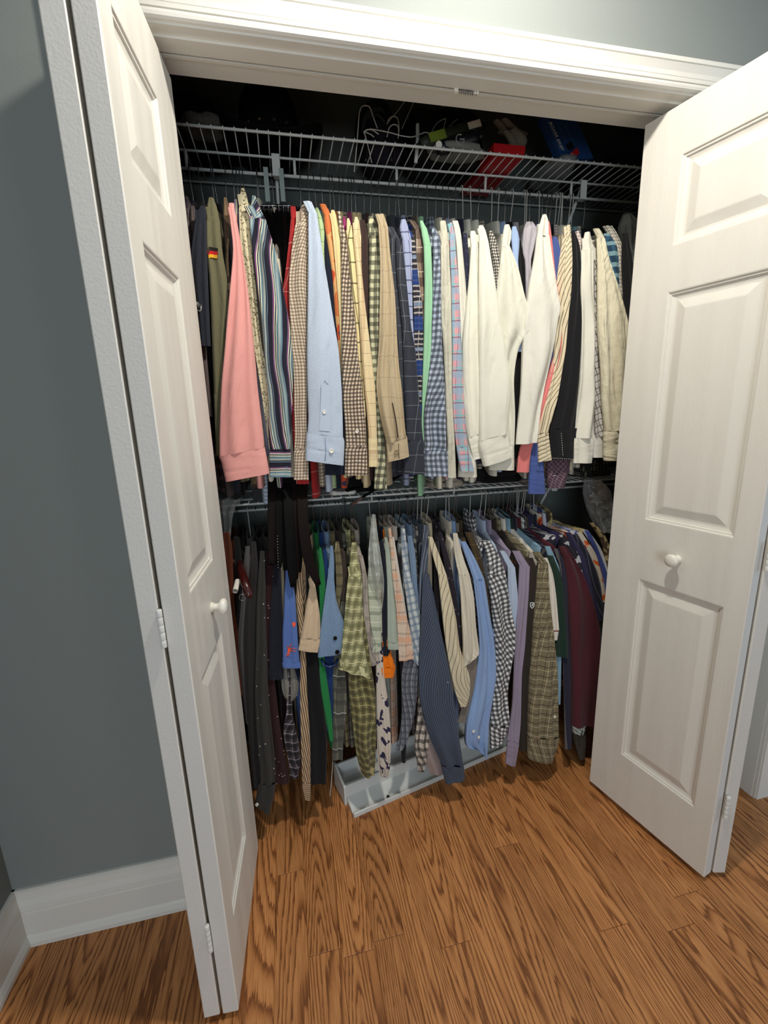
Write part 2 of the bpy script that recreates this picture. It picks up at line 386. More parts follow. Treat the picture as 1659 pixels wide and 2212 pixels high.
# baseboards: profile (height, thickness)
BP = [(0, 0), (0, 0.022), (0.012, 0.022), (0.024, 0.017), (0.030, 0.0135), (0.098, 0.0135), (0.100, 0.0115), (0.104, 0.0115), (0.108, 0.0145), (0.122, 0.0135), (0.138, 0.009), (0.156, 0.007), (0.158, 0.010), (0.165, 0.010), (0.168, 0.006), (0.168, 0)]
def baseboard(name, a, b):
    m = MB(); m.extrude(BP, a, b); o = m.build(name, TRIM); o['kind'] = 'structure'
baseboard('baseboard_front', lambda h, t: (-0.765, YF-t, h), lambda h, t: (XL-W_C, YF-t, h))
baseboard('baseboard_left', lambda h, t: (-0.765+t, -2.6, h), lambda h, t: (-0.765+t, YF, h))
# the white door frame of the next doorway, beyond the right-hand doors
m = MB(); m.box((1.468, 0.986, 0), (1.75, YF, 2.14)); m.box((1.474, 0.970, 0), (1.75, 0.986, 2.12)); m.box((1.470, 0.976, 0), (1.4755, 0.990, 2.13))
m.build('trim_5', TRIM)['kind'] = 'structure'

# ------------------------------------------------------------------ bifold doors
TH = 0.034
Z0, Z1 = 0.020, 2.026
ROWS = [(0.210, 0.822), (1.000, 1.606), (1.712, 1.916)]
PROF = [(0.0, 0.0), (0.003, 0.0006), (0.005, 0.0035), (0.009, 0.0040), (0.0105, 0.0070), (0.015, 0.0085), (0.019, 0.0095), (0.024, 0.0095), (0.046, 0.0030), (0.049, 0.0026)]
def leaf(parent, A, B, n, ulo, uhi, knob=None):
    """one panelled leaf: A (fold edge) to B on the floor plan, n = outward normal of its panelled face"""
    A = Vector((A[0], A[1], 0)); B = Vector((B[0], B[1], 0)); U = (B-A); W = U.length; U.normalize(); n = Vector((n[0], n[1], 0))
    n = (n - U*n.dot(U)).normalized()
    P = lambda u, d, z: A + U*u - n*d + Vector((0, 0, z))
    us = [0, W*ulo, W*uhi, W]; zs = [Z0]+[q for r in ROWS for q in r]+[Z1]
    m = MB(); e = 0.002
    for i in range(3):
        for j in range(len(zs)-1):
            if i == 1 and j % 2 == 1: continue
            ua, ub, za, zb = us[i], us[i+1], zs[j], zs[j+1]
            if i == 0: ua += e
            if i == 2: ub -= e
            m.add([P(ua, 0, za), P(ub, 0, za), P(ub, 0, zb), P(ua, 0, zb)], [(0, 1, 2, 3)])
    for (ua, ub) in ((0, e), (W, W-e)):
        m.add([P(ua, e, Z0), P(ub, 0, Z0), P(ub, 0, Z1), P(ua, e, Z1)], [(0, 1, 2, 3)])
    m.add([P(e, TH, Z0), P(W-e, TH, Z0), P(W-e, TH, Z1), P(e, TH, Z1)], [(3, 2, 1, 0)])
    for z in (Z0, Z1):
        m.add([P(0, e, z), P(e, 0, z), P(W-e, 0, z), P(W, e, z), P(W, TH-e, z), P(W-e, TH, z), P(e, TH, z), P(0, TH-e, z)], [tuple(range(8))])
    for (ua, ub) in ((0, e), (W, W-e)):
        m.add([P(ua, TH-e, Z0), P(ub, TH, Z0), P(ub, TH, Z1), P(ua, TH-e, Z1)], [(3, 2, 1, 0)])
    lf = m.build('door_leaf', DOORW, parent)
    m = MB()
    for u in (0, W): m.add([P(u, e, Z0), P(u, TH-e, Z0), P(u, TH-e, Z1), P(u, e, Z1)], [(0, 1, 2, 3)])
    m.build('leaf_edge', EDGE, lf)
    for (za, zb) in ROWS:
        m = MB(); rings = []
        for (ins, d) in PROF:
            rings.append([P(us[1]+ins, d, za+ins), P(us[2]-ins, d, za+ins), P(us[2]-ins, d, zb-ins), P(us[1]+ins, d, zb-ins)])
        m.grid(rings, True); k = len(rings)*4; m.f.append((k-4, k-3, k-2, k-1))
        m.build('raised_panel', DOORW, lf)
    if knob:
        c = P(W*knob[0], 0, knob[1]); m = MB()
        m.lathe(c, n, [(0.012, -0.001), (0.012, 0.003), (0.0085, 0.006), (0.0075, 0.013), (0.010, 0.017), (0.0165, 0.021), (0.0185, 0.026), (0.0165, 0.031), (0.010, 0.034), (0.001, 0.035)], 20)
        m.build('knob', KNOBW, lf, True)
    return P, W
def hinges(parent, mid, zs, axis):
    for z in zs:
        m = MB(); ax = Vector((axis[0], axis[1], 0)).normalized(); mid_v = Vector((mid[0], mid[1], 0))
        for k in range(5):
            za = z-0.036+k*0.0146
            m.lathe(mid_v+Vector((0, 0, za)), (0, 0, 1), [(0.0046, 0), (0.0050, 0.001), (0.0050, 0.0128), (0.0046, 0.0138)], 10)
        m.build('hinge', HINGE, parent, True)
dl = root('door_1', (-0.24, 1.14, 0), kind='structure')
leaf(dl, (-0.201, 0.795), (-0.178, 1.190), (1, 0), 0.14, 0.66, (0.495, 0.911))
leaf(dl, (-0.275, 0.799), (-0.262, 1.176), (-1, 0), 0.14, 0.66)
hinges(dl, (-0.2385, 0.7915), (0.25, 0.965, 1.98), (0, -1))
dr = root('door_2', (1.1, 1.14, 0), kind='structure')
leaf(dr, (1.0575, 0.789), (0.968, 1.162), (-1, -0.2), 0.125, 0.725, (0.455, 0.911))
leaf(dr, (1.128, 0.786), (1.212, 1.160), (1, -0.2), 0.125, 0.725)
hinges(dr, (1.094, 0.786), (0.25, 0.965, 1.80), (0, -1))

# ------------------------------------------------------------------ wire shelves
YROD = 1.500
def shelf(label, z, zrod, yf, ymid, yb, x0, x1, tabs, brackets):
    s = root('wire_shelf', (0.5, YC, z), label, 'shelf', 'white wire shelves of the closet')
    for nm, y, zz, r in (('front_rail', yf, z, 0.0036), ('middle_rail', ymid, z-0.004, 0.0034), ('back_rail', yb, z-0.004, 0.003), ('hanging_rod', YROD, zrod, 0.0045)):
        m = MB(); m.tube([(x0, y, zz), ((x0+x1)/2, y, zz), (x1, y, zz)], r, 8); m.build(nm, WIRE, s, True)
    x = x0+0.012; first = None
    while x < x1:
        if first is None:
            m = MB(); m.tube([(x, yf-0.004, z+0.0035), (x, (yf+yb)/2, z+0.003), (x, yb+0.003, z+0.003)], 0.0016, 5); first = m.build('deck_wire', WIRE, s, True); fx = x
        else:
            o = first.copy(); COL.objects.link(o); o.parent = s; o.location = (x-fx, 0, 0)
        x += 0.0285
    for tx in tabs:
        m = MB(); m.tube([(tx, ymid, z-0.004), (tx, ymid+0.001, (z+zrod)/2), (tx, YROD, zrod)], 0.0042, 8); m.build('rod_tab', WIRE, s, True)
    for bx in brackets:
        m = MB(); m.box((bx-0.011, ymid-0.009, zrod-0.006), (bx+0.011, ymid-0.006, z+0.006)); m.box((bx-0.011, ymid-0.009, z+0.002), (bx+0.011, ymid+0.006, z+0.006)); m.box((bx-0.009, ymid-0.012, zrod-0.008), (bx+0.009, YROD+0.006, zrod-0.0055))
        b = m.build('bracket', WIRE, s)
        m = MB(); m.tube([(bx, ymid, z-0.008), (bx, YC-0.004, z-0.26)], 0.005, 8); m.build('brace', WIRE, b, True)
ZU, ZL = 2.049, 1.063
RU, RL = 2.002, 1.022
YS, YM, YBK = 1.389, 1.497, 1.672
shelf('upper white wire shelf, right under the header, above the row of long sleeves', ZU, RU, YS, YM, YBK, -0.45, 1.45,
      [at(402, 345, YM).x, at(637, 370, YM).x, at(857, 380, YM).x, at(1049, 396, YM).x, at(1234, 412, YM).x], [at(596, 355, YM).x, at(1258, 405, YM).x])
shelf('lower white wire shelf at hip height, between the two rows of shirts', ZL, RL, YS, YM, YBK, -0.45, 1.45,
      [at(590, 1080, YM).x, at(803, 1070, YM).x, at(981, 1060, YM).x, at(1170, 1045, YM).x], [at(1195, 1060, YM).x])

# ------------------------------------------------------------------ clothes
def loft_rings(rows, y0, dmax, scale=1.0, step=0.022, fold=0.004, seed=0, nth=36, sag=0.0):
    """rows: (xl, yl, xr, yr) outline of a hanging sleeve at depth y0 -> rings of points plus UVs"""
    keys = []
    for i, (xl, yl, xr, yr) in enumerate(rows):
        f = y0 if callable(y0) else (lambda q: y0)
        a = at(xl, yl, f(yl)); b = at(xr, yr, f(yr)); keys.append((*a, *b))
    L = sum((Vector(keys[i+1][:3])+Vector(keys[i+1][3:])-Vector(keys[i][:3])-Vector(keys[i][3:])).length/2 for i in range(len(keys)-1))
    n = max(4, int(L/step)+1)
    S = crom(keys, n)
    rnd = random.Random(seed); pl = [(rnd.uniform(-0.6, 0.6), rnd.uniform(-0.5, 0.5), rnd.choice((-1, 1))*rnd.uniform(0.6, 1.0)) for _ in range(2)]; ph = [rnd.uniform(0, 6.28) for _ in range(6)]; kf = rnd.choice((1.3, 1.8, 2.3))
    rings = []; uvs = []; v = 0.0; pc = None
    for i, s in enumerate(S):
        a = Vector(s[:3]); b = Vector(s[3:]); c = (a+b)/2; h = (b-a)/2*scale
        if pc is not None: v += (c-pc).length
        pc = c
        s2 = S[min(i+1, n-1)]; s1 = S[max(i-1, 0)]
        t = (Vector(s2[:3])+Vector(s2[3:])-Vector(s1[:3])-Vector(s1[3:]))
        bd = Vector((0, 1, 0)); bd = bd - t*(bd.dot(t)/max(1e-9, t.length_squared)); bd.normalize()
        w = h.length; d = min(max(0.36*w, 0.005), dmax*0.62)*scale
        ring = []; uv = []; cu = 0.0; prev = None
        for k in range(nth):
            th = 2*math.pi*k/nth
            cs, sn = math.cos(th), math.sin(th)
            cx = math.copysign(abs(cs)**0.85, cs); sy = math.copysign(abs(sn)**0.6, sn)
            f = 0.0
            if fold > 0:
                sgn = -1 if sn < 0 else 1
                q = cs
                amp = 1.5*fold*min(1.0, w/0.03)*abs(sn)**0.5
                f = amp*(math.sin(kf*math.pi*q+ph[0]+1.2*math.sin(v*7+ph[1]))*0.7+math.sin(v*23+ph[2]+2*q)*0.22+math.sin(v*11+3.1*q+ph[3])*0.3)
            p = c + h*cx + bd*(d*sy+f)
            if prev is not None: cu += (p-prev).length
            prev = p; ring.append(p); uv.append((cu, v))
        rings.append(ring); uvs.append(uv)
    return rings, uvs
def skin(name, rings, uvs, mat, parent, cap=True, rim=0.0, swap=False):
    """a tube through the rings; rim > 0 turns the lower end in so that it reads as an open, hollow cuff; ends keep a crisp edge"""
    nth = len(rings[0]); V = []; UV = []; F = []
    def strip(rs, us):
        b0 = len(V); m = nth+1
        for r, u in zip(rs, us):
            V.extend(list(r)+[r[0]]); UV.extend(list(u)+[(u[-1][0]+(r[0]-r[-1]).length, u[-1][1])])
        for i in range(len(rs)-1):
            for k in range(nth): F.append((b0+i*m+k, b0+i*m+k+1, b0+(i+1)*m+k+1, b0+(i+1)*m+k))
    def lid(r, u, flip):
        b0 = len(V); V.extend(r); UV.extend(u); F.append(tuple(range(b0+nth-1, b0-1, -1)) if flip else tuple(range(b0, b0+nth)))
    strip(rings, uvs)
    if cap: lid(rings[0], uvs[0], True)
    if rim > 0:
        last = rings[-1]; c = sum(last, Vector())/len(last); up = (rings[-2][0]-rings[-1][0]).normalized()
        in1 = [c+(p-c)*0.92 for p in last]; in2 = [c+(p-c)*0.84+up*0.03 for p in last]
        strip([last, in1], [uvs[-1], uvs[-1]]); strip([in1, in2], [uvs[-1], uvs[-1]]); lid(in2, uvs[-1], False)
    else: lid(rings[-1], uvs[-1], False)
    if swap: UV = [(b_, a_) for a_, b_ in UV]
    return mesh(name, V, F, mat, parent, UV, True)
def body_mesh(parent, mat, xs, xh, ys, zs, zn, zhem, tx, seed, hemcurve=0.0):
    rnd = random.Random(seed); ph = [rnd.uniform(0, 6.28) for _ in range(5)]
    yb = min(2*YROD-ys, YC-0.006)
    L = [(zn, YROD-0.045, YROD+0.045, 0.7), (zn-0.010, YROD-0.062, YROD+0.062, 0.85)]
    for t in (0.35, 0.7, 1.0):
        L.append((zn-0.010-(zn-0.010-zs)*t, YROD-0.062-(YROD-0.062-ys-0.012)*t, YROD+0.062+(yb-YROD-0.062)*t, 0.9))
    z = zs
    for t in np.linspace(0.06, 1, 12):
        z = zs+(zhem-zs)*t
        L.append((z, ys+0.012+0.02*min(1, t*6)+0.01*t, yb-0.01*t, 1.0+0.25*t))
    rings = []; uvs = []; nth = 28; v = 0
    for i, (z, a, b, k) in enumerate(L):
        c = (a+b)/2; h = (b-a)/2; ring = []; uv = []; cu = 0; prev = None
        if i: v += abs(L[i-1][0]-z)
        for j in range(nth):
            th = 2*math.pi*j/nth; cs, sn = math.cos(th), math.sin(th)
            y = c+h*math.copysign(abs(cs)**0.6, cs)
            xc = xs+(xh-xs)*min(1.6, max(0.0, (y-ys)/(YROD-ys)))
            f = 0.35*tx*math.sin(y*45+ph[0]+2*z)*min(1, i/5)+0.2*tx*math.sin(y*90+ph[1])*min(1, i/5)
            zz = z
            if hemcurve and i == len(L)-1: zz = z+hemcurve*math.cos(2*math.pi*(y-c)/(2*h))
            p = Vector((xc+tx*k*math.copysign(abs(sn)**0.6, sn)+f, y, zz))
            if prev is not None: cu += (p-prev).length
            prev = p; ring.append(p); uv.append((cu, v))
        rings.append(ring); uvs.append(uv)
    return skin('shirt_body', rings, uvs, mat, parent, rim=0.01)
def collar_mesh(parent, mat, xh, zn, tx, hgt=0.038):
    rings = []; uvs = []
    for (dz, hy, hx) in ((-0.012, 0.064, tx*1.05), (0.006, 0.060, tx*1.15), (hgt, 0.054, tx*1.0), (hgt+0.002, 0.050, tx*0.8), (0.004, 0.046, tx*0.6)):
        r = []; u = []
        for j in range(16):
            th = 2*math.pi*j/16
            r.append(Vector((xh+hx*math.sin(th), YROD+hy*math.cos(th), zn+dz+0.010*math.cos(th)))); u.append((j*0.012, dz))
        rings.append(r); uvs.append(u)
    return skin('collar', rings, uvs, mat, parent, cap=False)
def hanger(kind, xs, xh, xr, zr, zn, ys, zs, label, group):
    h = root('clothes_hanger', (xr, YROD, zr), label, 'hanger', group)
    hm, r = {'black': (CHROME, 0.0013), 'white': (WWIRE, 0.0015), 'wood': (CHROME, 0.0014), 'dark': (CHROME, 0.0014), 'wire': (BLACKW, 0.0014)}[kind]
    R = 0.0105
    pts = [(xh, YROD, zn-0.012), (xh, YROD, zn+0.02), (xh*0.6+xr*0.4, YROD-0.006, (zn+zr)/2), (xr, YROD-R*0.95, zr-0.014)]
    for k in range(9):
        th = math.radians(190-k*28); pts.append((xr, YROD+R*math.cos(th), zr+R*math.sin(th)*0.9-0.0002+0.001))
    m = MB(); m.tube(pts, r, 6); m.build('hook', hm, h, True)
    fm, fr = {'black': (BLACKP, 0.0032), 'white': (WWIRE, 0.0015), 'wood': (WOOD, 0.0065), 'dark': (DARKW, 0.0075), 'wire': (BLACKW, 0.0016)}[kind]
    X = lambda y: xs+(xh-xs)*(y-ys)/(YROD-ys)
    yb = min(2*YROD-ys, YC-0.006)
    zt = zs-0.016
    m = MB()
    m.tube([(X(ys+0.03), ys+0.03, zt-0.006), (X(ys+0.06), ys+0.06, zt), (X(YROD-0.06), YROD-0.06, zn-0.040), (xh, YROD, zn-0.016), (xh+(X(YROD+0.06)-xh), YROD+0.06, zn-0.040), (X(yb-0.05), yb-0.05, zt), (X(yb-0.02), yb-0.02, zt-0.006)], fr, 6)
    m.build('hanger_arms', fm, h, True)
    m = MB(); m.tube([(X(ys+0.05), ys+0.05, zt-0.008), (X(YROD), YROD, zt-0.012), (X(yb-0.03), yb-0.03, zt-0.008)], min(fr, 0.003), 6); m.build('trouser_bar', fm, h, True)
    return h
FAB = {}
NG = 0
SEEN = set()
def garment(row, name, desc, mat, rows, lay=0.0, cuff=0, seam=0, hem=None, hang='black', hx=None, tx=0.011, fold=0.004, d=0.02, cat='shirt',
            buttons=(), cuffmat=None, bodymat=None, collar=True, hemc=0.012, cuffname='cuff', shift=0.0, hooks=True, collmat=None, swap=True, zlift=0.0):
    """row: 'U' upper or 'L' lower rod; rows: outline of the sleeve that faces the room; lay: layers behind the front sleeves"""
    global NG
    NG += 1; seed = NG*13+5
    up = row == 'U'
    off = lay*0.021
    y0 = (1.280 if up else 1.320)+off
    yy = (lambda e: (lambda q: y0+e)) if up else (lambda e: (lambda q: y0+e-0.095*min(1.0, max(0.0, (q-1190)/430))**0.9))
    zr = RU if up else RL
    assert desc not in SEEN, desc
    SEEN.add(desc)
    R4 = [(r[1], r[0], r[2], r[0]) if len(r) == 3 else r for r in rows]
    top = at((R4[0][0]+R4[0][2])/2, (R4[0][1]+R4[0][3])/2, y0)
    xs = top.x; zs = top.z-0.004
    xh = (at(hx, 420 if up else 1100, YROD).x if hx is not None else xs*0.985)
    xr = xh+random.Random(seed).uniform(-0.007, 0.007)
    zn = max(zr-(0.132 if up else 0.120)+zlift, zs+0.022); zn = min(zn, zr-0.112); zs = min(zs, zn-0.012)
    grp = 'clothes on the upper rod' if up else 'clothes on the lower rod'
    lab = desc+(' on the upper rod' if up else ' on the lower rod')
    g = root(name, (xh, YROD, zn), lab, cat, grp)
    ys = min(y0+0.018, 1.38)
    if hem is None: hem = 1.105+0.05*random.Random(seed).random() if up else 0.15+0.10*random.Random(seed).random()
    bm = bodymat or mat
    body_mesh(g, bm, xs, xh, ys, zs-0.008, zn, hem, tx, seed, hemc)
    if collar: collar_mesh(g, collmat or bm, xh, zn, min(tx*1.2, 0.015))
    n = len(R4); ce = n-cuff if cuff else n
    st = 0
    if seam:
        r, u = loft_rings(R4[:seam+1], yy(0.0015), d, 0.972, 0.016, fold*0.5, seed); skin('shoulder', r, u, mat, g, rim=0.004); st = seam
    sl = R4[st:ce] if cuff else R4[st:]
    r, u = loft_rings(sl, yy(0), d, 1.0, 0.02, fold, seed)
    s = skin('sleeve', r, u, mat, g, rim=0 if cuff else 0.01)
    if cuff:
        r, u = loft_rings(R4[ce-1:], yy(-0.0006), d, 1.03, 0.014, fold*0.35, seed+1); skin(cuffname, r, u, cuffmat or mat, g, cap=False, rim=0.01, swap=swap)
    for b in buttons:
        bx, by = b[0], b[1]; col = b[2] if len(b) > 2 else BUTTONW; rad = b[3] if len(b) > 3 else 0.0052
        p, nn = on_cloth(g, bx, by, 0.003); m = MB()
        m.lathe(p, nn, [(rad*0.9, -0.004), (rad, 0.0008), (rad*0.95, 0.0018), (rad*0.70, 0.0018), (rad*0.62, 0.0010), (rad*0.2, 0.0010)], 14); m.build('button', col, g, True)
    if hooks: hanger(hang, xs, xh, xr, zr, zn, ys, zs-0.008, {'black': 'slim black hanger', 'white': 'white wire hanger', 'wood': 'reddish wooden hanger', 'dark': 'dark mahogany hanger', 'wire': 'black wire hanger'}[hang]+' carrying the '+desc, 'hangers on the upper rod' if up else 'hangers on the lower rod')
    return g
def bvh_of(g):
    V = []; F = []
    for c in g.children:
        if c.type != 'MESH' or c.name.split('.')[0] not in ('sleeve', 'cuff', 'shoulder', 'sleeve_hem', 'shirt_body', 'strap'): continue
        b = org(c); n = len(V)
        V += [v.co+b for v in c.data.vertices]; F += [tuple(i+n for i in q.vertices) for q in c.data.polygons]
    from mathutils.bvhtree import BVHTree
    return BVHTree.FromPolygons(V, F)
BV = {}
def on_cloth(g, px, py, lift=0.0015):
    """where a pixel's line of sight meets a garment, lifted off the cloth, and the cloth's normal there"""
    if g.name not in BV: BV[g.name] = bvh_of(g)
    d = (at(px, py, 1.2)-Vector(CAM)).normalized()
    h, n, i, s = BV[g.name].ray_cast(Vector(CAM), d)
    if h is None:
        h, n, i, s = BV[g.name].find_nearest(at(px, py, 1.27))
        n = -d
    if n.dot(d) > 0: n = -n
    return h+n*lift, n
def decal(name, g, quad, mat, nx=4, ny=4, lift=0.0015, parent=None):
    """a small piece of cloth sewn on: quad = four pixels (tl, tr, br, bl) laid over the garment"""
    P = []
    for j in range(ny+1):
        r = []
        for i in range(nx+1):
            u, v = i/nx, j/ny
            a = [quad[0][k]*(1-u)+quad[1][k]*u for k in (0, 1)]; b = [quad[3][k]*(1-u)+quad[2][k]*u for k in (0, 1)]
            r.append(on_cloth(g, a[0]*(1-v)+b[0]*v, a[1]*(1-v)+b[1]*v, lift)[0])
        P.append(r)
    m = MB(); m.grid(P); return m.build(name, mat, parent or g, True)
def thread(name, g, pts, r, mat, lift=0.001):
    m = MB(); m.tube([on_cloth(g, x, y, lift)[0] for x, y in pts], r, 5); return m.build(name, mat, g, True)
def gingham(name, base, c, p, al=0.55, **k):
    return fabric(name, base, [(p, p/2, c, al)], [(p, p/2, c, al)], **k)
WHITE = fabric('white_cotton', (232, 229, 212), noise=0.02)
WHITE2 = fabric('cool_white_cotton', (226, 225, 216), noise=0.02)
CREAM = fabric('cream_cotton', (222, 217, 192), noise=0.04)
BLACK = fabric('black_cloth', (17, 17, 18)); NAVY = fabric('navy_cloth', (24, 27, 38)); DARKB = fabric('dark_brown_cloth', (40, 30, 27), noise=0.15)

# ---- upper rod, left to right -------------------------------------------------
U = 'U'
garment(U, 'plaid_shirt', 'mauve plaid shirt, first one beside the left door', fabric('mauve_plaid', (92, 82, 88), [(0.03, 0.012, (60, 54, 60), .6)], [(0.03, 0.01, (130, 120, 126), .5)]),
        [(426, 396, 406), (445, 396, 414), (480, 398, 418), (540, 402, 420), (700, 412, 432), (960, 440, 462)], 1.6, hx=418)
garment(U, 'long_sleeve_shirt', 'taupe shirt behind the navy jacket', fabric('taupe', (100, 88, 86)), [(446, 412, 420), (480, 411, 427), (540, 416, 430), (700, 420, 440), (900, 440, 460)], 1.2, hx=440)
jk = garment(U, 'jacket', 'navy jacket with white script embroidery', fabric('navy_twill', (42, 45, 54), noise=0.1),
        [(446, 432, 444), (484, 421, 446), (540, 414, 447), (600, 412, 449), (680, 424, 452), (748, 432, 455)], 0, seam=1, hx=462, d=0.022, cat='jacket')
garment(U, 'long_sleeve_shirt', 'black shirt under the navy jacket', fabric('black_jersey', (20, 19, 22)), [(470, 446, 458), (600, 444, 462), (720, 434, 458), (860, 444, 470), (985, 466, 486)], 1.5, hx=470)
ol = garment(U, 'army_shirt', 'olive army shirt with a black, red and gold flag patch', fabric('olive_drab', (108, 104, 78), noise=0.08),
        [(428, 451, 461), (448, 447, 469), (478, 446, 475), (540, 447, 480), (600, 452, 490), (660, 455, 494), (740, 458, 486), (850, 462, 486), (960, 466, 486), (984, 466, 486)], 0.3, seam=2, cuff=2, hx=487)
garment(U, 'patterned_shirt', 'brown camouflage patterned shirt', fabric('camo_brown', (120, 98, 74), mottle=(14, [(0.50, (74, 58, 46)), (0.60, (150, 128, 98))])), [(428, 483, 490), (455, 483, 496), (500, 484, 497), (555, 489, 494), (640, 492, 500)], 0.8, hx=507)
garment(U, 'long_sleeve_shirt', 'black shirt left of the pink shirt', fabric('black_twill', (24, 24, 26)), [(470, 494, 502), (540, 492, 506), (640, 490, 510), (800, 478, 500)], 1.5, hx=516)
garment(U, 'pinstripe_shirt', 'blue grey pinstripe shirt behind the pink shirt', fabric('blue_pin', (150, 150, 165), [(0.012, 0.004, (86, 70, 110), .8), (0.03, 0.004, (225, 215, 180), .8)]),
        [(432, 505, 512), (480, 508, 518), (540, 512, 527), (620, 518, 540), (740, 530, 556), (900, 556, 580), (985, 565, 588)], 1.4, hx=530, bodymat=fabric('light_blue_stripe', (196, 206, 216), [(0.009, 0.004, (120, 140, 165), .7)], rot=90), hem=1.085, hemc=0.02)
garment(U, 'long_sleeve_shirt', 'salmon pink shirt, hanging lowest at left', fabric('pink_oxford', (226, 158, 150), noise=0.05),
        [(440, 494, 506), (460, 495, 508), (479, 497, 512), (540, 503, 523), (619, 497, 535), (698, 490, 544), (780, 483, 552), (839, 478, 557), (939, 474, 569), (474, 986, 571, 966), (479, 996, 573, 977), (489, 1040, 581, 1022)], -0.5, seam=2, cuff=2, hx=521, fold=0.005, d=0.026)
garment(U, 'floral_shirt', 'cream shirt with small olive flowers', fabric('cream_floral', (216, 206, 170), spots=[(150, 0.30, (140, 124, 84)), (110, 0.22, (104, 92, 66))]),
        [(408, 521, 528), (425, 518, 534), (450, 516, 539), (520, 519, 542), (620, 533, 553), (740, 547, 565), (860, 566, 590), (1000, 585, 612)], 0.7, seam=2, hx=556, bodymat=CREAM)
garment(U, 'striped_shirt', 'blue, navy and purple multi stripe shirt', fabric('multi_stripe', (104, 132, 146),
            [(0.042, 0.014, (34, 32, 46), 1), (0.084, 0.010, (40, 38, 54), 1, -0.030), (0.042, 0.003, (134, 66, 118), 1, -0.0145), (0.042, 0.0022, (222, 214, 178), 1, -0.018), (0.042, 0.0022, (34, 32, 46), 1, -0.021), (0.042, 0.0022, (222, 214, 178), 1, -0.0238), (0.042, 0.006, (168, 178, 170), .8, -0.031)]),
        [(424, 545, 552), (450, 541, 562), (474, 538, 574), (540, 545, 594), (619, 555, 610), (698, 566, 625), (780, 572, 633), (860, 578, 632), (940, 580, 628), (970, 583, 627), (980, 582, 628), (1030, 583, 629)], 0, seam=2, cuff=2, hx=560, fold=0.006, d=0.026)
garment(U, 'long_sleeve_shirt', 'pale cream shirt behind the multi stripe shirt', fabric('pale_cream', (214, 204, 184)), [(560, 590, 604), (700, 596, 618), (900, 600, 630), (1030, 600, 636)], 2.2, hx=590, hem=1.09)
garment(U, 'plaid_shirt', 'red shirt with a thin white windowpane check', fabric('red_check', (170, 46, 46), [(0.06, 0.0015, (232, 190, 180), .8)], [(0.06, 0.0015, (232, 190, 180), .8)]),
        [(454, 634, 640), (475, 628, 642), (520, 624, 641), (600, 615, 640), (640, 609, 640), (720, 618, 648), (900, 630, 655), (1045, 640, 668)], 1.0, seam=1, hx=647, hem=1.085)
BC = gingham('brown_check', (222, 206, 182), (104, 82, 68), 0.0085, 0.6)
garment(U, 'checked_shirt', 'brown and cream small check shirt', BC, [(444, 652, 660), (462, 645, 665), (486, 638, 666), (540, 630, 667), (620, 624, 667), (720, 628, 664), (800, 634, 663), (880, 636, 664), (939, 637, 663), (968, 636, 662), (978, 635, 665), (1036, 635, 667)], 0.2, seam=2, cuff=2, hx=668, fold=0.006)
lb = garment(U, 'long_sleeve_shirt', 'light blue chambray shirt with buttoned cuff', fabric('chambray', (184, 197, 214), noise=0.10),
        [(437, 668, 673), (450, 666, 679), (462, 666, 685), (540, 666, 696), (619, 665, 709), (700, 664, 722), (760, 663, 732), (839, 664, 738), (900, 666, 740), (664, 934, 741, 945), (663, 938, 743, 950), (661, 994, 741, 1005)], -0.5, seam=2, cuff=2, hx=683, fold=0.003, d=0.026, buttons=((700, 890), (716, 974, BUTTONW, 0.0065)))
garment(U, 'plaid_shirt', 'pale green plaid shirt behind the light blue one', fabric('pale_green_plaid', (178, 200, 150), [(0.028, 0.002, (120, 150, 100), .8)], [(0.028, 0.002, (120, 150, 100), .8)]),
        [(450, 681, 687), (470, 682, 695), (500, 685, 701), (540, 690, 700), (600, 692, 704), (800, 715, 730)], 0.9, hx=697)
garment(U, 'long_sleeve_shirt', 'plain navy shirt right of the light blue one', fabric('navy_poplin', (32, 37, 52)), [(500, 697, 703), (520, 699, 712), (619, 706, 727), (720, 718, 737), (860, 726, 742), (960, 720, 745), (1025, 700, 752)], 1.0, hx=712, hem=1.11)
garment(U, 'patterned_shirt', 'orange and grey Hawaiian print shirt', fabric('orange_hawaiian', (214, 120, 70), mottle=(10, [(0.46, (226, 168, 110)), (0.56, (206, 82, 50)), (0.64, (70, 66, 92))])),
        [(452, 701, 709), (468, 700, 716), (490, 701, 722), (530, 708, 722), (600, 718, 728), (680, 724, 734), (800, 736, 746)], 0.7, seam=1, hx=722)
garment(U, 'long_sleeve_shirt', 'pale yellow plain shirt', fabric('pale_yellow', (226, 206, 152)), [(455, 715, 722), (470, 713, 728), (490, 716, 733), (540, 721, 737), (620, 728, 739), (700, 733, 742), (820, 738, 748)], 0.4, seam=2, hx=730)
garment(U, 'checked_shirt', 'dark brown and cream gingham shirt', gingham('brown_gingham', (224, 204, 178), (52, 38, 36), 0.0105, 0.72),
        [(458, 728, 734), (480, 731, 740), (519, 736, 748), (560, 737, 752), (619, 737, 758), (690, 738, 766), (760, 738, 773), (860, 740, 785), (920, 745, 790), (962, 746, 791), (973, 745, 792), (1026, 745, 793)], 0.0, seam=2, cuff=2, hx=738, fold=0.006, buttons=((772, 932),))
garment(U, 'long_sleeve_shirt', 'magenta shirt peeking out above the yellow windowpane', fabric('magenta', (160, 60, 110)), [(470, 740, 746), (495, 741, 750), (560, 748, 756)], 1.2, hx=748)
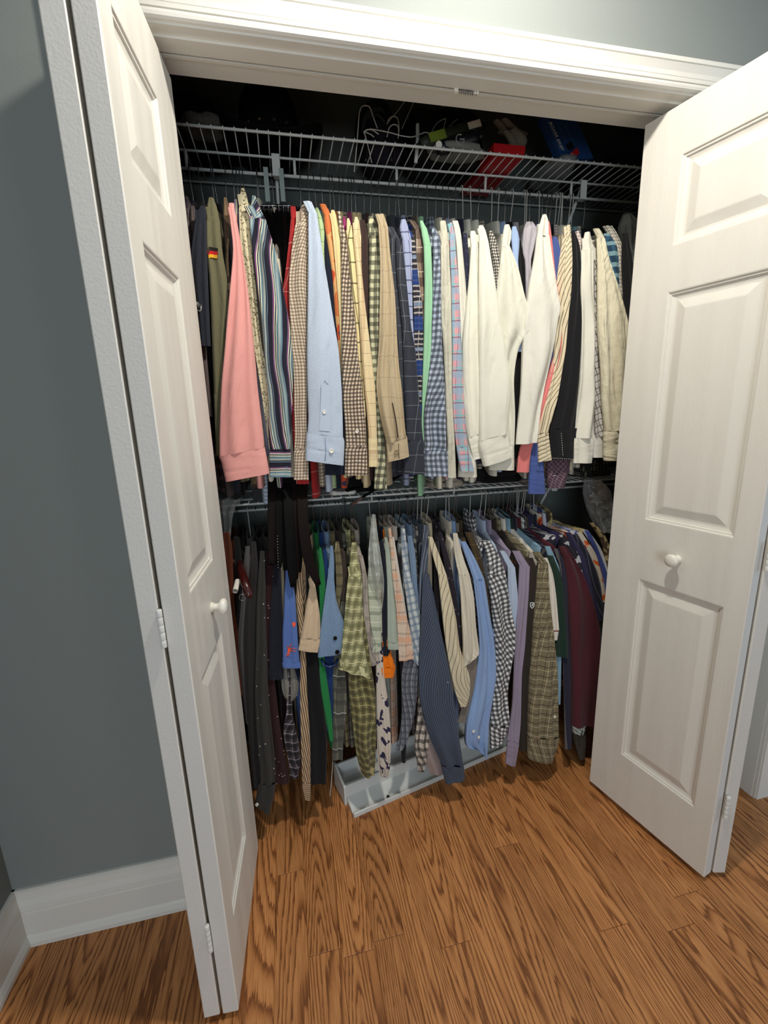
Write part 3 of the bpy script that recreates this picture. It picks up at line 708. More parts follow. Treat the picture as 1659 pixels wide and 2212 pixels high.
garment(U, 'plaid_shirt', 'yellow shirt with olive windowpane lines', fabric('yellow_window', (230, 212, 160), [(0.036, 0.003, (100, 92, 60), .85)], [(0.05, 0.0035, (84, 78, 54), .9)]),
        [(473, 749, 754), (490, 748, 760), (526, 749, 767), (560, 753, 768), (620, 759, 773), (700, 767, 776), (780, 773, 782), (900, 780, 790)], 0.2, seam=2, hx=757)
garment(U, 'plaid_shirt', 'cream shirt with thin rust red check lines', fabric('cream_rust', (228, 208, 164), [(0.05, 0.0012, (150, 80, 50), .8), (0.05, 0.0012, (150, 80, 50), .8, 0.004), (0.05, 0.0012, (150, 80, 50), .8, 0.008)], [(0.033, 0.0012, (110, 90, 70), .6)]),
        [(470, 766, 772), (486, 763, 777), (510, 763, 780), (580, 770, 781), (660, 775, 789), (740, 779, 799), (839, 787, 810), (900, 793, 813), (945, 796, 814), (952, 796, 815), (1008, 797, 816)], -0.2, seam=2, cuff=2, hx=768)
garment(U, 'sweater', 'fuzzy dark brown sweater', fabric('brown_knit', (66, 50, 46), noise=0.25), [(476, 778, 786), (500, 778, 795), (600, 778, 798), (740, 784, 802), (900, 800, 815), (980, 800, 818)], 1.0, hx=785, cat='sweater')
OLG = fabric('olive_gingham', (206, 204, 168), [(0.022, 0.011, (50, 50, 42), .68)], [(0.022, 0.011, (50, 50, 42), .68)])
garment(U, 'checked_shirt', 'olive, black and cream gingham shirt', OLG, [(468, 795, 804), (490, 795, 814), (510, 797, 820), (600, 797, 822), (700, 797, 823), (780, 800, 823), (860, 806, 828), (940, 810, 830), (996, 810, 833), (1056, 808, 836)], 0.5, seam=2, hx=797, hem=1.10)
garment(U, 'long_sleeve_shirt', 'beige shirt with thin check and an open cuff', fabric('beige_check', (190, 172, 140), [(0.055, 0.001, (130, 112, 90), .7)], [(0.055, 0.001, (130, 112, 90), .7)], noise=0.12),
        [(463, 820, 828), (478, 817, 834), (490, 817, 838), (560, 821, 844), (640, 821, 853), (740, 819, 858), (800, 815, 862), (839, 814, 867), (900, 822, 872), (939, 831, 876), (835, 958, 879, 945), (836, 962, 879, 948), (838, 998, 883, 986)], -0.4, seam=2, cuff=2, hx=820, fold=0.008, d=0.026, buttons=((857, 976, simple('button_tan', (150, 130, 100), 0.4), 0.0066),))
WPN = fabric('charcoal_window', (60, 63, 70), [(0.045, 0.0010, (150, 152, 156), .6)], [(0.045, 0.0010, (150, 152, 156), .6)], noise=0.12)
garment(U, 'plaid_shirt', 'charcoal windowpane shirt next to the beige shirt', WPN, [(492, 842, 850), (515, 843, 862), (560, 844, 864), (660, 848, 870), (740, 858, 876), (840, 864, 882), (960, 870, 890)], 0.5, seam=1, hx=838)
garment(U, 'plaid_shirt', 'blue grey windowpane shirt with long wide cuff', fabric('navy_window', (52, 56, 65), [(0.05, 0.0010, (160, 162, 166), .65)], [(0.04, 0.0010, (160, 162, 166), .65)], noise=0.14),
        [(515, 855, 862), (540, 855, 870), (600, 858, 877), (700, 868, 887), (760, 871, 897), (840, 873, 903), (900, 876, 909), (950, 877, 914), (960, 876, 916), (1024, 873, 918)], 0.0, cuff=2, hx=852, fold=0.006)
garment(U, 'plaid_shirt', 'light periwinkle shirt with navy windowpane', fabric('peri_window', (160, 168, 196), [(0.03, 0.002, (50, 56, 84), .8)], [(0.034, 0.003, (46, 52, 80), .85)]),
        [(475, 866, 876), (495, 863, 883), (520, 869, 889), (600, 874, 890), (700, 881, 892), (780, 888, 898), (900, 900, 908)], 0.4, seam=2, hx=862)
garment(U, 'flannel_shirt', 'navy, white and royal blue striped flannel', fabric('navy_flannel', (46, 44, 52), [(0.06, 0.0012, (220, 220, 215), .8)], [(0.014, 0.0045, (196, 188, 180), .75), (0.12, 0.04, (34, 62, 122), .92, 0.02), (0.12, 0.010, (130, 146, 170), .8, 0.055)]),
        [(500, 882, 888), (520, 886, 896), (600, 890, 903), (660, 893, 912), (760, 894, 915), (820, 898, 914), (900, 906, 915), (1000, 908, 918)], 0.6, hx=876)
garment(U, 'plaid_shirt', 'brown and cream plaid shirt left of the mint one', fabric('brown_plaid', (140, 120, 104), [(0.05, 0.02, (52, 36, 34), .7), (0.05, 0.0015, (230, 220, 200), .8, 0.012)], [(0.06, 0.024, (52, 36, 34), .65), (0.06, 0.0016, (230, 220, 200), .8, 0.015)]),
        [(488, 896, 904), (500, 896, 912), (560, 899, 916), (620, 903, 917), (700, 905, 918), (900, 910, 922)], 0.8, seam=1, hx=888)
MINT = fabric('mint', (156, 204, 164))
garment(U, 'long_sleeve_shirt', 'mint green shirt', MINT, [(478, 906, 912), (495, 909, 922), (532, 915, 931), (620, 917, 934), (740, 915, 934), (839, 912, 928), (920, 910, 920), (985, 908, 918)], 0.1, seam=2, hx=900, hem=1.09, hemc=0.03)
garment(U, 'checked_shirt', 'light blue and black checked shirt', fabric('blue_black_check', (176, 188, 204), [(0.017, 0.0085, (44, 50, 62), .62)], [(0.017, 0.0085, (30, 34, 44), .62)]),
        [(493, 932, 940), (515, 933, 951), (560, 935, 951), (620, 935, 953), (700, 933, 954), (760, 931, 956), (839, 922, 961), (900, 915, 962), (960, 917, 962), (972, 915, 963), (978, 915, 966), (1028, 918, 967)], -0.2, seam=2, cuff=2, hx=922, fold=0.009, d=0.026)
garment(U, 'long_sleeve_shirt', 'crumpled off white linen shirt', fabric('linen', (208, 204, 184), noise=0.08, weave=3), [(478, 950, 962), (500, 951, 967), (530, 952, 972), (620, 953, 974), (700, 954, 976), (800, 960, 978), (900, 964, 980), (1032, 968, 985)], 0.3, seam=2, hx=940, hem=1.09, collmat=CREAM)
garment(U, 'plaid_shirt', 'pink, aqua and blue madras plaid shirt', fabric('madras', (222, 166, 170), [(0.032, 0.012, (150, 176, 196), .7), (0.032, 0.002, (70, 90, 120), .6, 0.003), (0.032, 0.006, (70, 190, 196), .6, 0.02)], [(0.045, 0.016, (150, 176, 196), .75), (0.045, 0.003, (60, 80, 110), .7, 0.004), (0.045, 0.004, (80, 200, 200), .6, 0.011)]),
        [(482, 970, 976), (510, 971, 983), (560, 972, 986), (619, 975, 991), (700, 976, 995), (760, 977, 998), (839, 977, 1001), (920, 981, 1006), (965, 986, 1010), (972, 987, 1012), (1018, 995, 1024)], -0.1, seam=1, cuff=2, hx=956, fold=0.006)
garment(U, 'long_sleeve_shirt', 'white shirt right behind the madras plaid', fabric('white_broadcloth', (226, 222, 206)), [(478, 976, 989), (500, 981, 995), (528, 985, 998), (619, 990, 1006), (740, 994, 1014), (860, 996, 1020), (1030, 990, 1030)], 0.6, seam=2, hx=968, hem=1.09)
garment(U, 'patterned_shirt', 'navy patterned shirt between white shirts', fabric('navy_dot', (40, 42, 62), spots=[(120, 0.2, (90, 92, 120))]), [(505, 1000, 1008), (560, 1000, 1013), (640, 1002, 1014), (800, 1004, 1020), (1000, 1018, 1042)], 0.9, hx=985)
garment(U, 'dress_shirt', 'white dress shirt, left of the white pair', WHITE, [(500, 1016, 1026), (515, 1015, 1031), (535, 1017, 1033), (619, 1011, 1036), (700, 1002, 1036), (760, 998, 1036), (860, 1002, 1036), (930, 1008, 1036), (1010, 945, 1036, 935), (1011, 950, 1037, 942), (1022, 994, 1044, 988)], 0.15, seam=2, cuff=2, hx=1000, hang='white', fold=0.006)
garment(U, 'dress_shirt', 'broad white dress shirt with folded cuff, middle of row', fabric('white_twill', (230, 228, 212), noise=0.02),
        [(488, 1034, 1043), (500, 1033, 1049), (520, 1035, 1054), (619, 1034, 1069), (700, 1033, 1082), (760, 1033, 1093), (839, 1033, 1102), (900, 1033, 1098), (1034, 952, 1094, 936), (1034, 962, 1094, 940), (1045, 1007, 1104, 987)], -0.4, seam=2, cuff=2, hx=1018, hang='white', fold=0.006, d=0.03)
garment(U, 'checked_shirt', 'black and white micro check shirt', gingham('micro_check', (220, 214, 200), (20, 20, 22), 0.008, 0.75), [(500, 1056, 1063), (530, 1058, 1075), (580, 1066, 1081), (660, 1070, 1085), (800, 1080, 1096)], 0.7, hx=1030)
garment(U, 'dress_shirt', 'white dress shirt whose elbow juts out to the right', fabric('ivory_cotton', (222, 220, 204), noise=0.02),
        [(486, 1090, 1099), (505, 1086, 1105), (532, 1083, 1100), (580, 1078, 1117), (640, 1071, 1130), (704, 1070, 1147), (750, 1070, 1120), (820, 1070, 1108), (900, 1070, 1109), (962, 1064, 1109), (966, 1062, 1109), (1015, 1057, 1109)], 0.5, seam=2, cuff=2, hx=1062, hang='white', fold=0.009, d=0.03)
garment(U, 'long_sleeve_shirt', 'sky blue shirt right of the white elbow', fabric('sky_blue', (160, 182, 216)), [(490, 1106, 1114), (515, 1104, 1122), (563, 1108, 1119), (640, 1114, 1124), (760, 1118, 1130)], 0.8, seam=2, hx=1075, hang='white')
garment(U, 'dress_shirt', 'lavender grey shirt with its big collar showing', fabric('lavender_grey', (178, 172, 178)), [(480, 1136, 1150), (500, 1130, 1160), (540, 1128, 1152), (566, 1134, 1146), (640, 1136, 1150), (800, 1136, 1150)], 0.9, hx=1102, hang='white', tx=0.013)
garment(U, 'jacket', 'black jacket behind the lavender grey shirt', BLACK, [(520, 1114, 1124), (600, 1116, 1136), (700, 1118, 1140), (850, 1104, 1124), (990, 1100, 1120)], 1.3, hx=1090, cat='jacket')
garment(U, 'dress_shirt', 'white shirt with creased elbow and a loose open cuff', fabric('white_poplin', (226, 223, 210), noise=0.02),
        [(464, 1172, 1179), (480, 1167, 1184), (510, 1160, 1184), (560, 1154, 1190), (619, 1143, 1200), (668, 1138, 1209), (690, 1134, 1204), (740, 1131, 1197), (790, 1129, 1187), (839, 1126, 1176), (900, 1121, 1166), (945, 1117, 1160), (1116, 960, 1158, 956)], -0.3, seam=2, hx=1135, hang='white', fold=0.009, d=0.03)
garment(U, 'long_sleeve_shirt', 'coral pink shirt right of the creased white shirt', fabric('coral', (222, 126, 122)), [(480, 1179, 1186), (520, 1180, 1192), (600, 1188, 1200), (660, 1196, 1210), (740, 1200, 1214), (805, 1184, 1202), (900, 1150, 1172), (970, 1122, 1148), (1020, 1116, 1142)], 0.5, hx=1138, hang='white')
garment(U, 'long_sleeve_shirt', 'royal blue shirt whose cuff hangs over the lower shelf', fabric('royal_blue', (70, 88, 146), [(0.004, 0.0015, (90, 110, 176), .5)]), [(512, 1194, 1202), (540, 1192, 1210), (620, 1196, 1214), (760, 1186, 1206), (900, 1160, 1184), (980, 1146, 1172), (1020, 1143, 1174), (1066, 1141, 1177)], 0.9, cuff=2, hx=1145)
garment(U, 'pinstripe_shirt', 'cream shirt with black diagonal pinstripes', fabric('cream_pin', (222, 208, 176), [(0.0125, 0.0022, (44, 40, 42), .9)], rot=-16),
        [(487, 1224, 1231), (500, 1219, 1233), (515, 1216, 1234), (560, 1210, 1236), (620, 1203, 1234), (680, 1200, 1230), (760, 1196, 1222), (800, 1190, 1214), (870, 1172, 1202), (935, 1160, 1184), (940, 1160, 1184), (1163, 998, 1190, 993)], 0.4, seam=2, cuff=2, hx=1166, hang='white', fold=0.008)
garment(U, 'long_sleeve_shirt', 'black shirt with white stitched cuff', fabric('black_poplin', (26, 26, 28)), [(500, 1234, 1240), (530, 1236, 1252), (620, 1236, 1258), (740, 1220, 1256), (860, 1205, 1250), (925, 1190, 1244), (935, 1190, 1242), (992, 1190, 1241)], 0.3, cuff=2, hx=1178)
garment(U, 'checked_shirt', 'white shirt with fine wine red check', fabric('wine_check', (220, 208, 200), [(0.009, 0.0015, (110, 60, 66), .8)], [(0.009, 0.0015, (110, 60, 66), .8)]), [(500, 1243, 1249), (520, 1245, 1256), (590, 1248, 1259), (760, 1256, 1272)], 0.9, hx=1186)
garment(U, 'dress_shirt', 'white dress shirt with narrow sleeve near right door', fabric('white_oxford', (226, 222, 206), noise=0.03),
        [(502, 1264, 1274), (520, 1260, 1278), (540, 1257, 1280), (619, 1254, 1282), (700, 1255, 1284), (800, 1252, 1284), (860, 1248, 1286), (920, 1243, 1281), (946, 1240, 1280), (951, 1239, 1281), (1000, 1238, 1276)], 0.0, seam=2, cuff=2, hx=1200, hang='white', fold=0.007)
garment(U, 'dress_shirt', 'cream textured shirt partly hidden by right door', fabric('cream_texture', (222, 214, 186), noise=0.06, weave=3),
        [(499, 1284, 1298), (515, 1290, 1306), (560, 1291, 1316), (619, 1291, 1334), (720, 1293, 1356), (800, 1298, 1360), (860, 1300, 1358), (930, 1306, 1352), (946, 1306, 1352), (995, 1306, 1350)], -0.1, seam=1, cuff=2, hx=1212, hang='white', fold=0.006, d=0.028)
garment(U, 'dress_shirt', 'white shirt showing only its cuff between two others', fabric('white_voile', (222, 218, 206)), [(520, 1278, 1290), (700, 1280, 1296), (860, 1282, 1306), (938, 1276, 1310), (942, 1275, 1310), (988, 1276, 1308)], 1.4, cuff=2, hx=1206, hang='white')
garment(U, 'printed_shirt', 'white shirt with black line print between the cuffs', fabric('line_print', (196, 190, 182), [(0.014, 0.002, (24, 24, 26), .9)], [(0.02, 0.0022, (24, 24, 26), .9)], rot=20), [(560, 1284, 1296), (780, 1284, 1304), (850, 1284, 1310), (942, 1284, 1312)], 0.9, hx=1216, hang='white')
garment(U, 'checked_shirt', 'teal, navy and pale blue checked shirt', fabric('teal_check', (54, 92, 116), [(0.03, 0.015, (24, 32, 52), .6)], [(0.03, 0.012, (150, 186, 190), .7)]), [(505, 1304, 1314), (530, 1306, 1330), (570, 1316, 1336), (640, 1326, 1338), (800, 1330, 1350)], 0.7, hx=1228, hang='white')
garment(U, 'checked_shirt', 'white shirt with thin black grid at the right', fabric('grid_check', (214, 206, 190), [(0.011, 0.0016, (40, 38, 40), .85)], [(0.011, 0.0016, (40, 38, 40), .85)]), [(489, 1302, 1322), (505, 1312, 1332), (540, 1326, 1345), (600, 1330, 1346), (680, 1334, 1344), (800, 1340, 1352)], 1.3, hx=1236, hang='white')
garment(U, 'jacket', 'dark jacket last in view beside the right door', fabric('dark_wool', (28, 28, 30)), [(505, 1344, 1354), (560, 1344, 1366), (640, 1346, 1372), (760, 1350, 1376), (960, 1352, 1380)], 0.8, hx=1262, cat='jacket')
MAROONP = fabric('maroon_print', (84, 62, 74), [(0.012, 0.002, (150, 130, 140), .6)], [(0.012, 0.002, (150, 130, 140), .6)], rot=45)
garment(U, 'printed_shirt', 'maroon diamond print shirt whose tail hangs lowest', MAROONP, [(560, 1216, 1226), (740, 1200, 1226), (900, 1190, 1228), (985, 1182, 1232), (1020, 1180, 1228), (1054, 1184, 1218)], 1.5, hx=1172)

# ---- lower rod, left to right --------------------------------------------------
Lo = 'L'
garment(Lo, 'jacket', 'rust brown jacket beside the left door', fabric('rust', (92, 46, 28), noise=0.15), [(1150, 482, 496), (1190, 484, 502), (1240, 486, 504), (1320, 492, 508), (1500, 512, 530)], 0.5, hang='dark', hx=496, cat='jacket')
garment(Lo, 'long_sleeve_shirt', 'black shirt hanging beside the rust brown jacket', fabric('black_flat', (22, 21, 22)), [(1160, 506, 516), (1230, 508, 524), (1400, 514, 532), (1600, 532, 556)], 0.8, hx=512, hang='wire')
garment(Lo, 'long_sleeve_shirt', 'mid grey shirt between the black ones, far left', fabric('mid_grey', (86, 83, 82), noise=0.1), [(1180, 530, 540), (1230, 526, 540), (1310, 520, 534), (1400, 514, 534), (1560, 530, 560)], 0.4, hx=536, hang='white')
garment(Lo, 'long_sleeve_shirt', 'dark charcoal long shirt', fabric('charcoal_flat', (47, 44, 44), noise=0.12), [(1170, 542, 553), (1230, 540, 558), (1310, 530, 558), (1400, 526, 556), (1560, 534, 562), (1700, 546, 574)], 0.1, hx=556)
garment(Lo, 'patterned_shirt', 'charcoal speckled shirt with white cuff button', fabric('charcoal_speck', (52, 50, 47), spots=[(40, 0.10, (170, 165, 150))], noise=0.16),
        [(1190, 562, 572), (1240, 558, 574), (1310, 554, 574), (1400, 553, 577), (1500, 551, 580), (1600, 556, 590), (1660, 562, 595), (1690, 562, 594), (557, 1700, 594, 1706), (552, 1736, 582, 1756)], -0.6, cuff=2, hx=572, fold=0.007, buttons=((556, 1737),))
garment(Lo, 'patterned_shirt', 'maroon shirt with white specks', fabric('maroon_speck', (46, 22, 26), spots=[(70, 0.14, (180, 150, 150))]), [(1190, 576, 588), (1230, 574, 594), (1310, 570, 594), (1400, 566, 588), (1560, 582, 604), (1690, 596, 626)], 0.2, hx=590)
garment(Lo, 'polo_shirt', 'dark navy polo with short sleeve', fabric('dark_navy_pique', (26, 28, 38)), [(1200, 592, 602), (1240, 590, 606), (1320, 584, 610), (1400, 582, 612), (1446, 582, 611), (1450, 581, 612), (1466, 581, 612)], -0.2, cuff=2, hx=603, cuffname='sleeve_hem')
garment(Lo, 'striped_shirt', 'cream pinstripe shirt behind the dark navy polo', fabric('cream_thin', (170, 158, 134), [(0.01, 0.003, (120, 110, 96), .6)]), [(1215, 606, 612), (1260, 606, 614), (1360, 604, 616), (1440, 606, 622)], 0.6, hx=612)
bp_ = garment(Lo, 'polo_shirt', 'blue polo with orange printed lobster shape', fabric('blue_pique', (84, 110, 168)), [(1229, 617, 625), (1250, 616, 630), (1285, 614, 637), (1330, 612, 640), (1370, 610, 643), (1428, 611, 647), (1430, 610, 648), (1441, 611, 650)], -0.6, cuff=2, hx=621, cuffname='sleeve_hem')
garment(Lo, 'long_sleeve_shirt', 'grey shirt cuff below the blue polo', fabric('stone_grey', (120, 118, 110), noise=0.1), [(1240, 622, 630), (1400, 610, 636), (1440, 608, 636), (1480, 608, 646), (612, 1500, 640, 1505), (620, 1514, 630, 1516)], 0.3, hx=628)
garment(Lo, 'striped_shirt', 'brown and cream diagonal stripe shirt', fabric('brown_stripe', (196, 168, 132), [(0.0075, 0.0035, (74, 54, 44), .9)], rot=12),
        [(1207, 646, 652), (1230, 643, 655), (1248, 641, 656), (1292, 639, 655), (1340, 643, 656), (1400, 648, 660), (1500, 648, 664), (1600, 650, 670), (1690, 653, 671), (1700, 653, 671), (1727, 659, 670)], -0.2, seam=3, cuff=2, hx=644, fold=0.004)
garment(Lo, 'long_sleeve_shirt', 'black long shirt under the beige sleeve', fabric('black_long', (18, 18, 20)), [(1240, 662, 672), (1400, 662, 690), (1500, 664, 698), (1600, 668, 706), (1690, 670, 704)], 0.3, hx=656)
garment(Lo, 'polo_shirt', 'beige shirt with wide short sleeve', fabric('beige_twill', (202, 178, 148)), [(1237, 668, 674), (1250, 668, 678), (1270, 668, 682), (1329, 658, 691), (1378, 649, 692), (1380, 649, 692), (645, 1403, 686, 1408)], -0.7, seam=2, cuff=2, hx=664, cuffname='sleeve_hem', d=0.028)
garment(Lo, 'checked_shirt', 'black and mauve plaid long shirt', fabric('mauve_black_plaid', (64, 58, 62), [(0.022, 0.009, (24, 22, 24), .7), (0.022, 0.002, (160, 150, 160), .7, 0.005)], [(0.03, 0.012, (24, 22, 24), .7), (0.03, 0.002, (170, 160, 170), .7, 0.006)]),
        [(1300, 618, 630), (1540, 618, 632), (1580, 612, 640), (1640, 622, 650), (1680, 626, 644)], 0.2, hx=632)
garment(Lo, 'long_sleeve_shirt', 'bright kelly green shirt', fabric('kelly_green', (36, 120, 64)), [(1183, 689, 694), (1220, 689, 700), (1258, 689, 703), (1330, 690, 704), (1400, 682, 700), (1450, 680, 704), (1520, 694, 714), (1560, 704, 718), (1600, 712, 720)], 0.3, seam=2, hx=678)
garment(Lo, 'long_sleeve_shirt', 'deep royal blue shirt behind the green one', fabric('deep_blue', (30, 56, 104)), [(1190, 698, 706), (1240, 700, 712), (1400, 700, 726), (1500, 700, 722), (1580, 706, 722)], 0.8, hx=688)
garment(Lo, 'henley_shirt', 'heather blue henley with dark buttons', fabric('heather_blue', (116, 140, 168), noise=0.22), [(1179, 713, 719), (1210, 711, 722), (1249, 707, 722), (1298, 700, 727), (1348, 693, 744), (1390, 688, 744), (686, 1418, 738, 1410)], -0.5, seam=2, hx=700, d=0.028,
        buttons=((724, 1378, LEATHERD, 0.006), (728, 1408, LEATHERD, 0.007)))
garment(Lo, 'plaid_shirt', 'olive and cream plaid shirt right of the henley', fabric('olive_cream_plaid', (118, 108, 80), [(0.03, 0.003, (200, 190, 150), .7)], [(0.035, 0.01, (70, 64, 50), .6)]), [(1170, 724, 732), (1210, 724, 738), (1260, 726, 740), (1320, 724, 734), (1420, 726, 746)], 0.6, hx=712)
garment(Lo, 'long_sleeve_shirt', 'dark taupe shirt behind the green plaid sleeve', fabric('dark_taupe', (62, 52, 46)), [(1190, 738, 746), (1260, 736, 750), (1380, 738, 752), (1500, 730, 750)], 0.8, hx=726)
garment(Lo, 'plaid_shirt', 'grey olive plaid long shirt', fabric('grey_olive_plaid', (88, 88, 78), [(0.035, 0.003, (140, 140, 120), .7)], [(0.04, 0.016, (62, 62, 58), .6), (0.12, 0.003, (190, 195, 190), .7)]), [(1300, 736, 748), (1440, 720, 746), (1520, 720, 750), (1600, 718, 742), (1640, 717, 740)], 0.4, hx=736)
GPL = fabric('green_cream_plaid', (176, 172, 128), [(0.030, 0.0022, (226, 222, 176), .9), (0.030, 0.012, (100, 100, 66), .6, -0.010)], [(0.034, 0.0022, (226, 222, 176), .9), (0.034, 0.014, (100, 100, 66), .55, -0.011)])
garment(Lo, 'plaid_shirt', 'olive green and cream plaid short sleeve shirt', GPL, [(1172, 760, 770), (1210, 756, 775), (1245, 752, 782), (1262, 750, 783), (1330, 744, 784), (1390, 738, 787), (1436, 734, 795), (731, 1442, 800, 1462)], -0.8, seam=2, hx=746, hang='wire', d=0.028, fold=0.006)
garment(Lo, 'plaid_shirt', 'dark olive plaid long shirt under the short sleeve', fabric('dark_olive_plaid', (118, 112, 74), [(0.024, 0.0018, (196, 186, 130), .85), (0.024, 0.009, (70, 66, 46), .6, -0.008)], [(0.028, 0.0018, (196, 186, 130), .8), (0.028, 0.011, (70, 66, 46), .55, -0.009)]),
        [(1300, 764, 782), (1440, 752, 802), (1500, 754, 810), (1580, 764, 812), (1640, 772, 811), (1676, 784, 808)], -0.3, hx=754, fold=0.009, d=0.028)
garment(Lo, 'plaid_shirt', 'pale pink and grey plaid shirt', fabric('pink_grey_plaid', (176, 164, 152), [(0.04, 0.008, (120, 110, 106), .5)], [(0.05, 0.012, (130, 122, 116), .5)]), [(1200, 776, 784), (1240, 782, 792), (1300, 784, 800), (1370, 784, 810), (1420, 794, 820), (796, 1440, 816, 1434)], -0.1, hx=764)
garment(Lo, 'plaid_shirt', 'pale sage plaid shirt under the white bag', fabric('pale_sage_plaid', (186, 192, 170), [(0.05, 0.004, (110, 120, 104), .7)], [(0.05, 0.012, (120, 128, 112), .6), (0.05, 0.003, (226, 226, 210), .7, 0.016)]), [(1120, 806, 812), (1180, 800, 816), (1250, 794, 822), (1330, 798, 824), (1400, 806, 824), (804, 1410, 824, 1404)], -0.4, hx=800, hang='white')
garment(Lo, 'polo_shirt', 'navy polo with white stripe on the sleeve', fabric('navy_pique', (28, 31, 42)), [(1170, 819, 828), (1200, 820, 833), (1290, 824, 842), (1360, 822, 842), (1396, 821, 840), (1398, 820, 842), (1416, 826, 842)], 0.1, cuff=2, cuffmat=fabric('navy_white_rib', (28, 31, 42), [(0.04, 0.006, (230, 228, 220), 1, 0.001)]), hx=816, cuffname='sleeve_hem')
garment(Lo, 'polo_shirt', 'sage grey polo with dark sleeve band', fabric('sage', (166, 176, 162)), [(1161, 830, 836), (1194, 832, 844), (1255, 836, 849), (1330, 837, 857), (1386, 837, 862), (1388, 837, 862), (1402, 838, 863)], -0.3, seam=2, cuff=2, hx=826, cuffname='sleeve_hem')
garment(Lo, 'long_sleeve_shirt', 'orange shirt cuff under the navy polo', fabric('orange', (236, 122, 20)), [(1260, 814, 822), (1390, 820, 842), (1412, 820, 845), (820, 1440, 854, 1440), (820, 1446, 853, 1446), (823, 1464, 850, 1461)], 0.2, cuff=2, hx=820)
garment(Lo, 'floral_shirt', 'white shirt with navy floral print', fabric('navy_floral', (206, 196, 182), mottle=(22, [(0.56, (46, 42, 72))])), [(1300, 812, 824), (1440, 812, 828), (1530, 812, 840), (1600, 814, 844), (1640, 816, 843), (1676, 821, 841)], -0.1, hx=832, fold=0.007)
garment(Lo, 'plaid_shirt', 'pink and peach plaid shirt', fabric('peach_plaid', (214, 194, 174), [(0.045, 0.014, (210, 160, 130), .4), (0.045, 0.0012, (80, 50, 50), .7)], [(0.035, 0.0012, (80, 50, 50), .8), (0.035, 0.0012, (80, 50, 50), .8, 0.004), (0.07, 0.018, (220, 150, 110), .5, -0.008)]),
        [(1142, 838, 844), (1200, 844, 852), (1240, 847, 858), (1310, 855, 873), (1370, 859, 887), (862, 1428, 894, 1420)], -0.5, hx=836, fold=0.004)
garment(Lo, 'long_sleeve_shirt', 'cream shirt right behind the peach plaid', fabric('cream_rib', (214, 204, 190)), [(1160, 846, 851), (1230, 852, 862), (1300, 862, 874), (1400, 876, 890)], 0.3, hx=846)
garment(Lo, 'long_sleeve_shirt', 'black shirt between peach and blue plaid', fabric('black_slub', (22, 22, 26)), [(1200, 856, 866), (1400, 868, 880), (1440, 866, 896), (1470, 870, 894), (1600, 866, 878), (1646, 868, 876)], 0.4, hx=852)
BWP = fabric('blue_white_plaid', (196, 202, 200), [(0.02, 0.008, (94, 118, 144), .6), (0.02, 0.002, (60, 80, 108), .6, 0.012)], [(0.024, 0.009, (94, 118, 144), .55)], rot=14)
garment(Lo, 'plaid_shirt', 'light blue and white plaid shirt', BWP, [(1142, 866, 875), (1190, 867, 880), (1249, 872, 888), (1330, 882, 908), (1390, 886, 914), (890, 1424, 906, 1440)], -0.3, seam=2, hx=862, hang='wood')
garment(Lo, 'long_sleeve_shirt', 'light denim shirt behind the blue plaid', fabric('light_denim', (116, 138, 164), noise=0.2), [(1158, 880, 890), (1200, 884, 897), (1260, 890, 901), (1300, 896, 904), (1460, 890, 906)], 0.3, hx=878, hang='wood')
garment(Lo, 'plaid_shirt', 'slate blue plaid long sleeve below', fabric('slate_plaid', (110, 114, 122), [(0.018, 0.007, (66, 70, 82), .6), (0.018, 0.002, (190, 192, 190), .6, 0.01)], [(0.022, 0.008, (66, 70, 82), .55)]), [(1340, 880, 900), (1460, 868, 904), (1540, 868, 896), (1580, 864, 886), (1600, 860, 880), (1620, 853, 870)], 0.1, hx=884)
garment(Lo, 'checked_shirt', 'black, white and cream plaid shirt tail', fabric('bw_plaid', (206, 198, 184), [(0.026, 0.011, (32, 30, 36), .7), (0.026, 0.002, (130, 80, 80), .6, 0.006)], [(0.03, 0.013, (32, 30, 36), .7)]), [(1330, 906, 918), (1500, 904, 922), (1560, 900, 926), (1610, 896, 926), (1666, 903, 916)], 0.0, hx=890)
garment(Lo, 'pinstripe_shirt', 'slate shirt with white lines beside the denim shirt', fabric('slate_line', (72, 80, 96), [(0.012, 0.002, (170, 175, 180), .6)]), [(1135, 914, 924), (1180, 912, 926), (1250, 905, 922), (1330, 902, 918)], 0.3, hx=900, hang='white')
dn = garment(Lo, 'denim_shirt', 'dark indigo pinstripe denim shirt reaching the floor tray', fabric('indigo', (60, 69, 86), [(0.0075, 0.0016, (110, 122, 140), .7)], noise=0.16),
        [(1240, 914, 926), (1289, 911, 937), (1370, 907, 953), (1440, 905, 968), (1500, 906, 978), (1560, 918, 986), (1600, 931, 992), (953, 1650, 1000, 1650), (955, 1660, 1001, 1656), (962, 1690, 1003, 1680)], -1.0, cuff=2, hx=908, hang='white', fold=0.006, d=0.03)
garment(Lo, 'striped_shirt', 'pale striped shirt cuff behind the denim cuff', fabric('pale_stripe', (176, 158, 152), [(0.006, 0.0025, (110, 104, 110), .7)], rot=90), [(1400, 908, 930), (1560, 912, 940), (1620, 914, 950), (1650, 920, 960), (930, 1672, 958, 1668)], 0.2, hx=914)
CPS = fabric('ivory_pinstripe', (216, 204, 174), [(0.0155, 0.0018, (60, 52, 46), .9)], rot=-10)
garment(Lo, 'pinstripe_shirt', 'ivory shirt with dark wide spaced pinstripes', CPS, [(1160, 924, 934), (1200, 934, 950), (1240, 946, 964), (1330, 955, 984), (1400, 964, 994), (1460, 974, 1014), (1500, 984, 1014), (995, 1527, 1008, 1524)], -0.6, seam=2, hx=920, hang='white', fold=0.005, d=0.028)
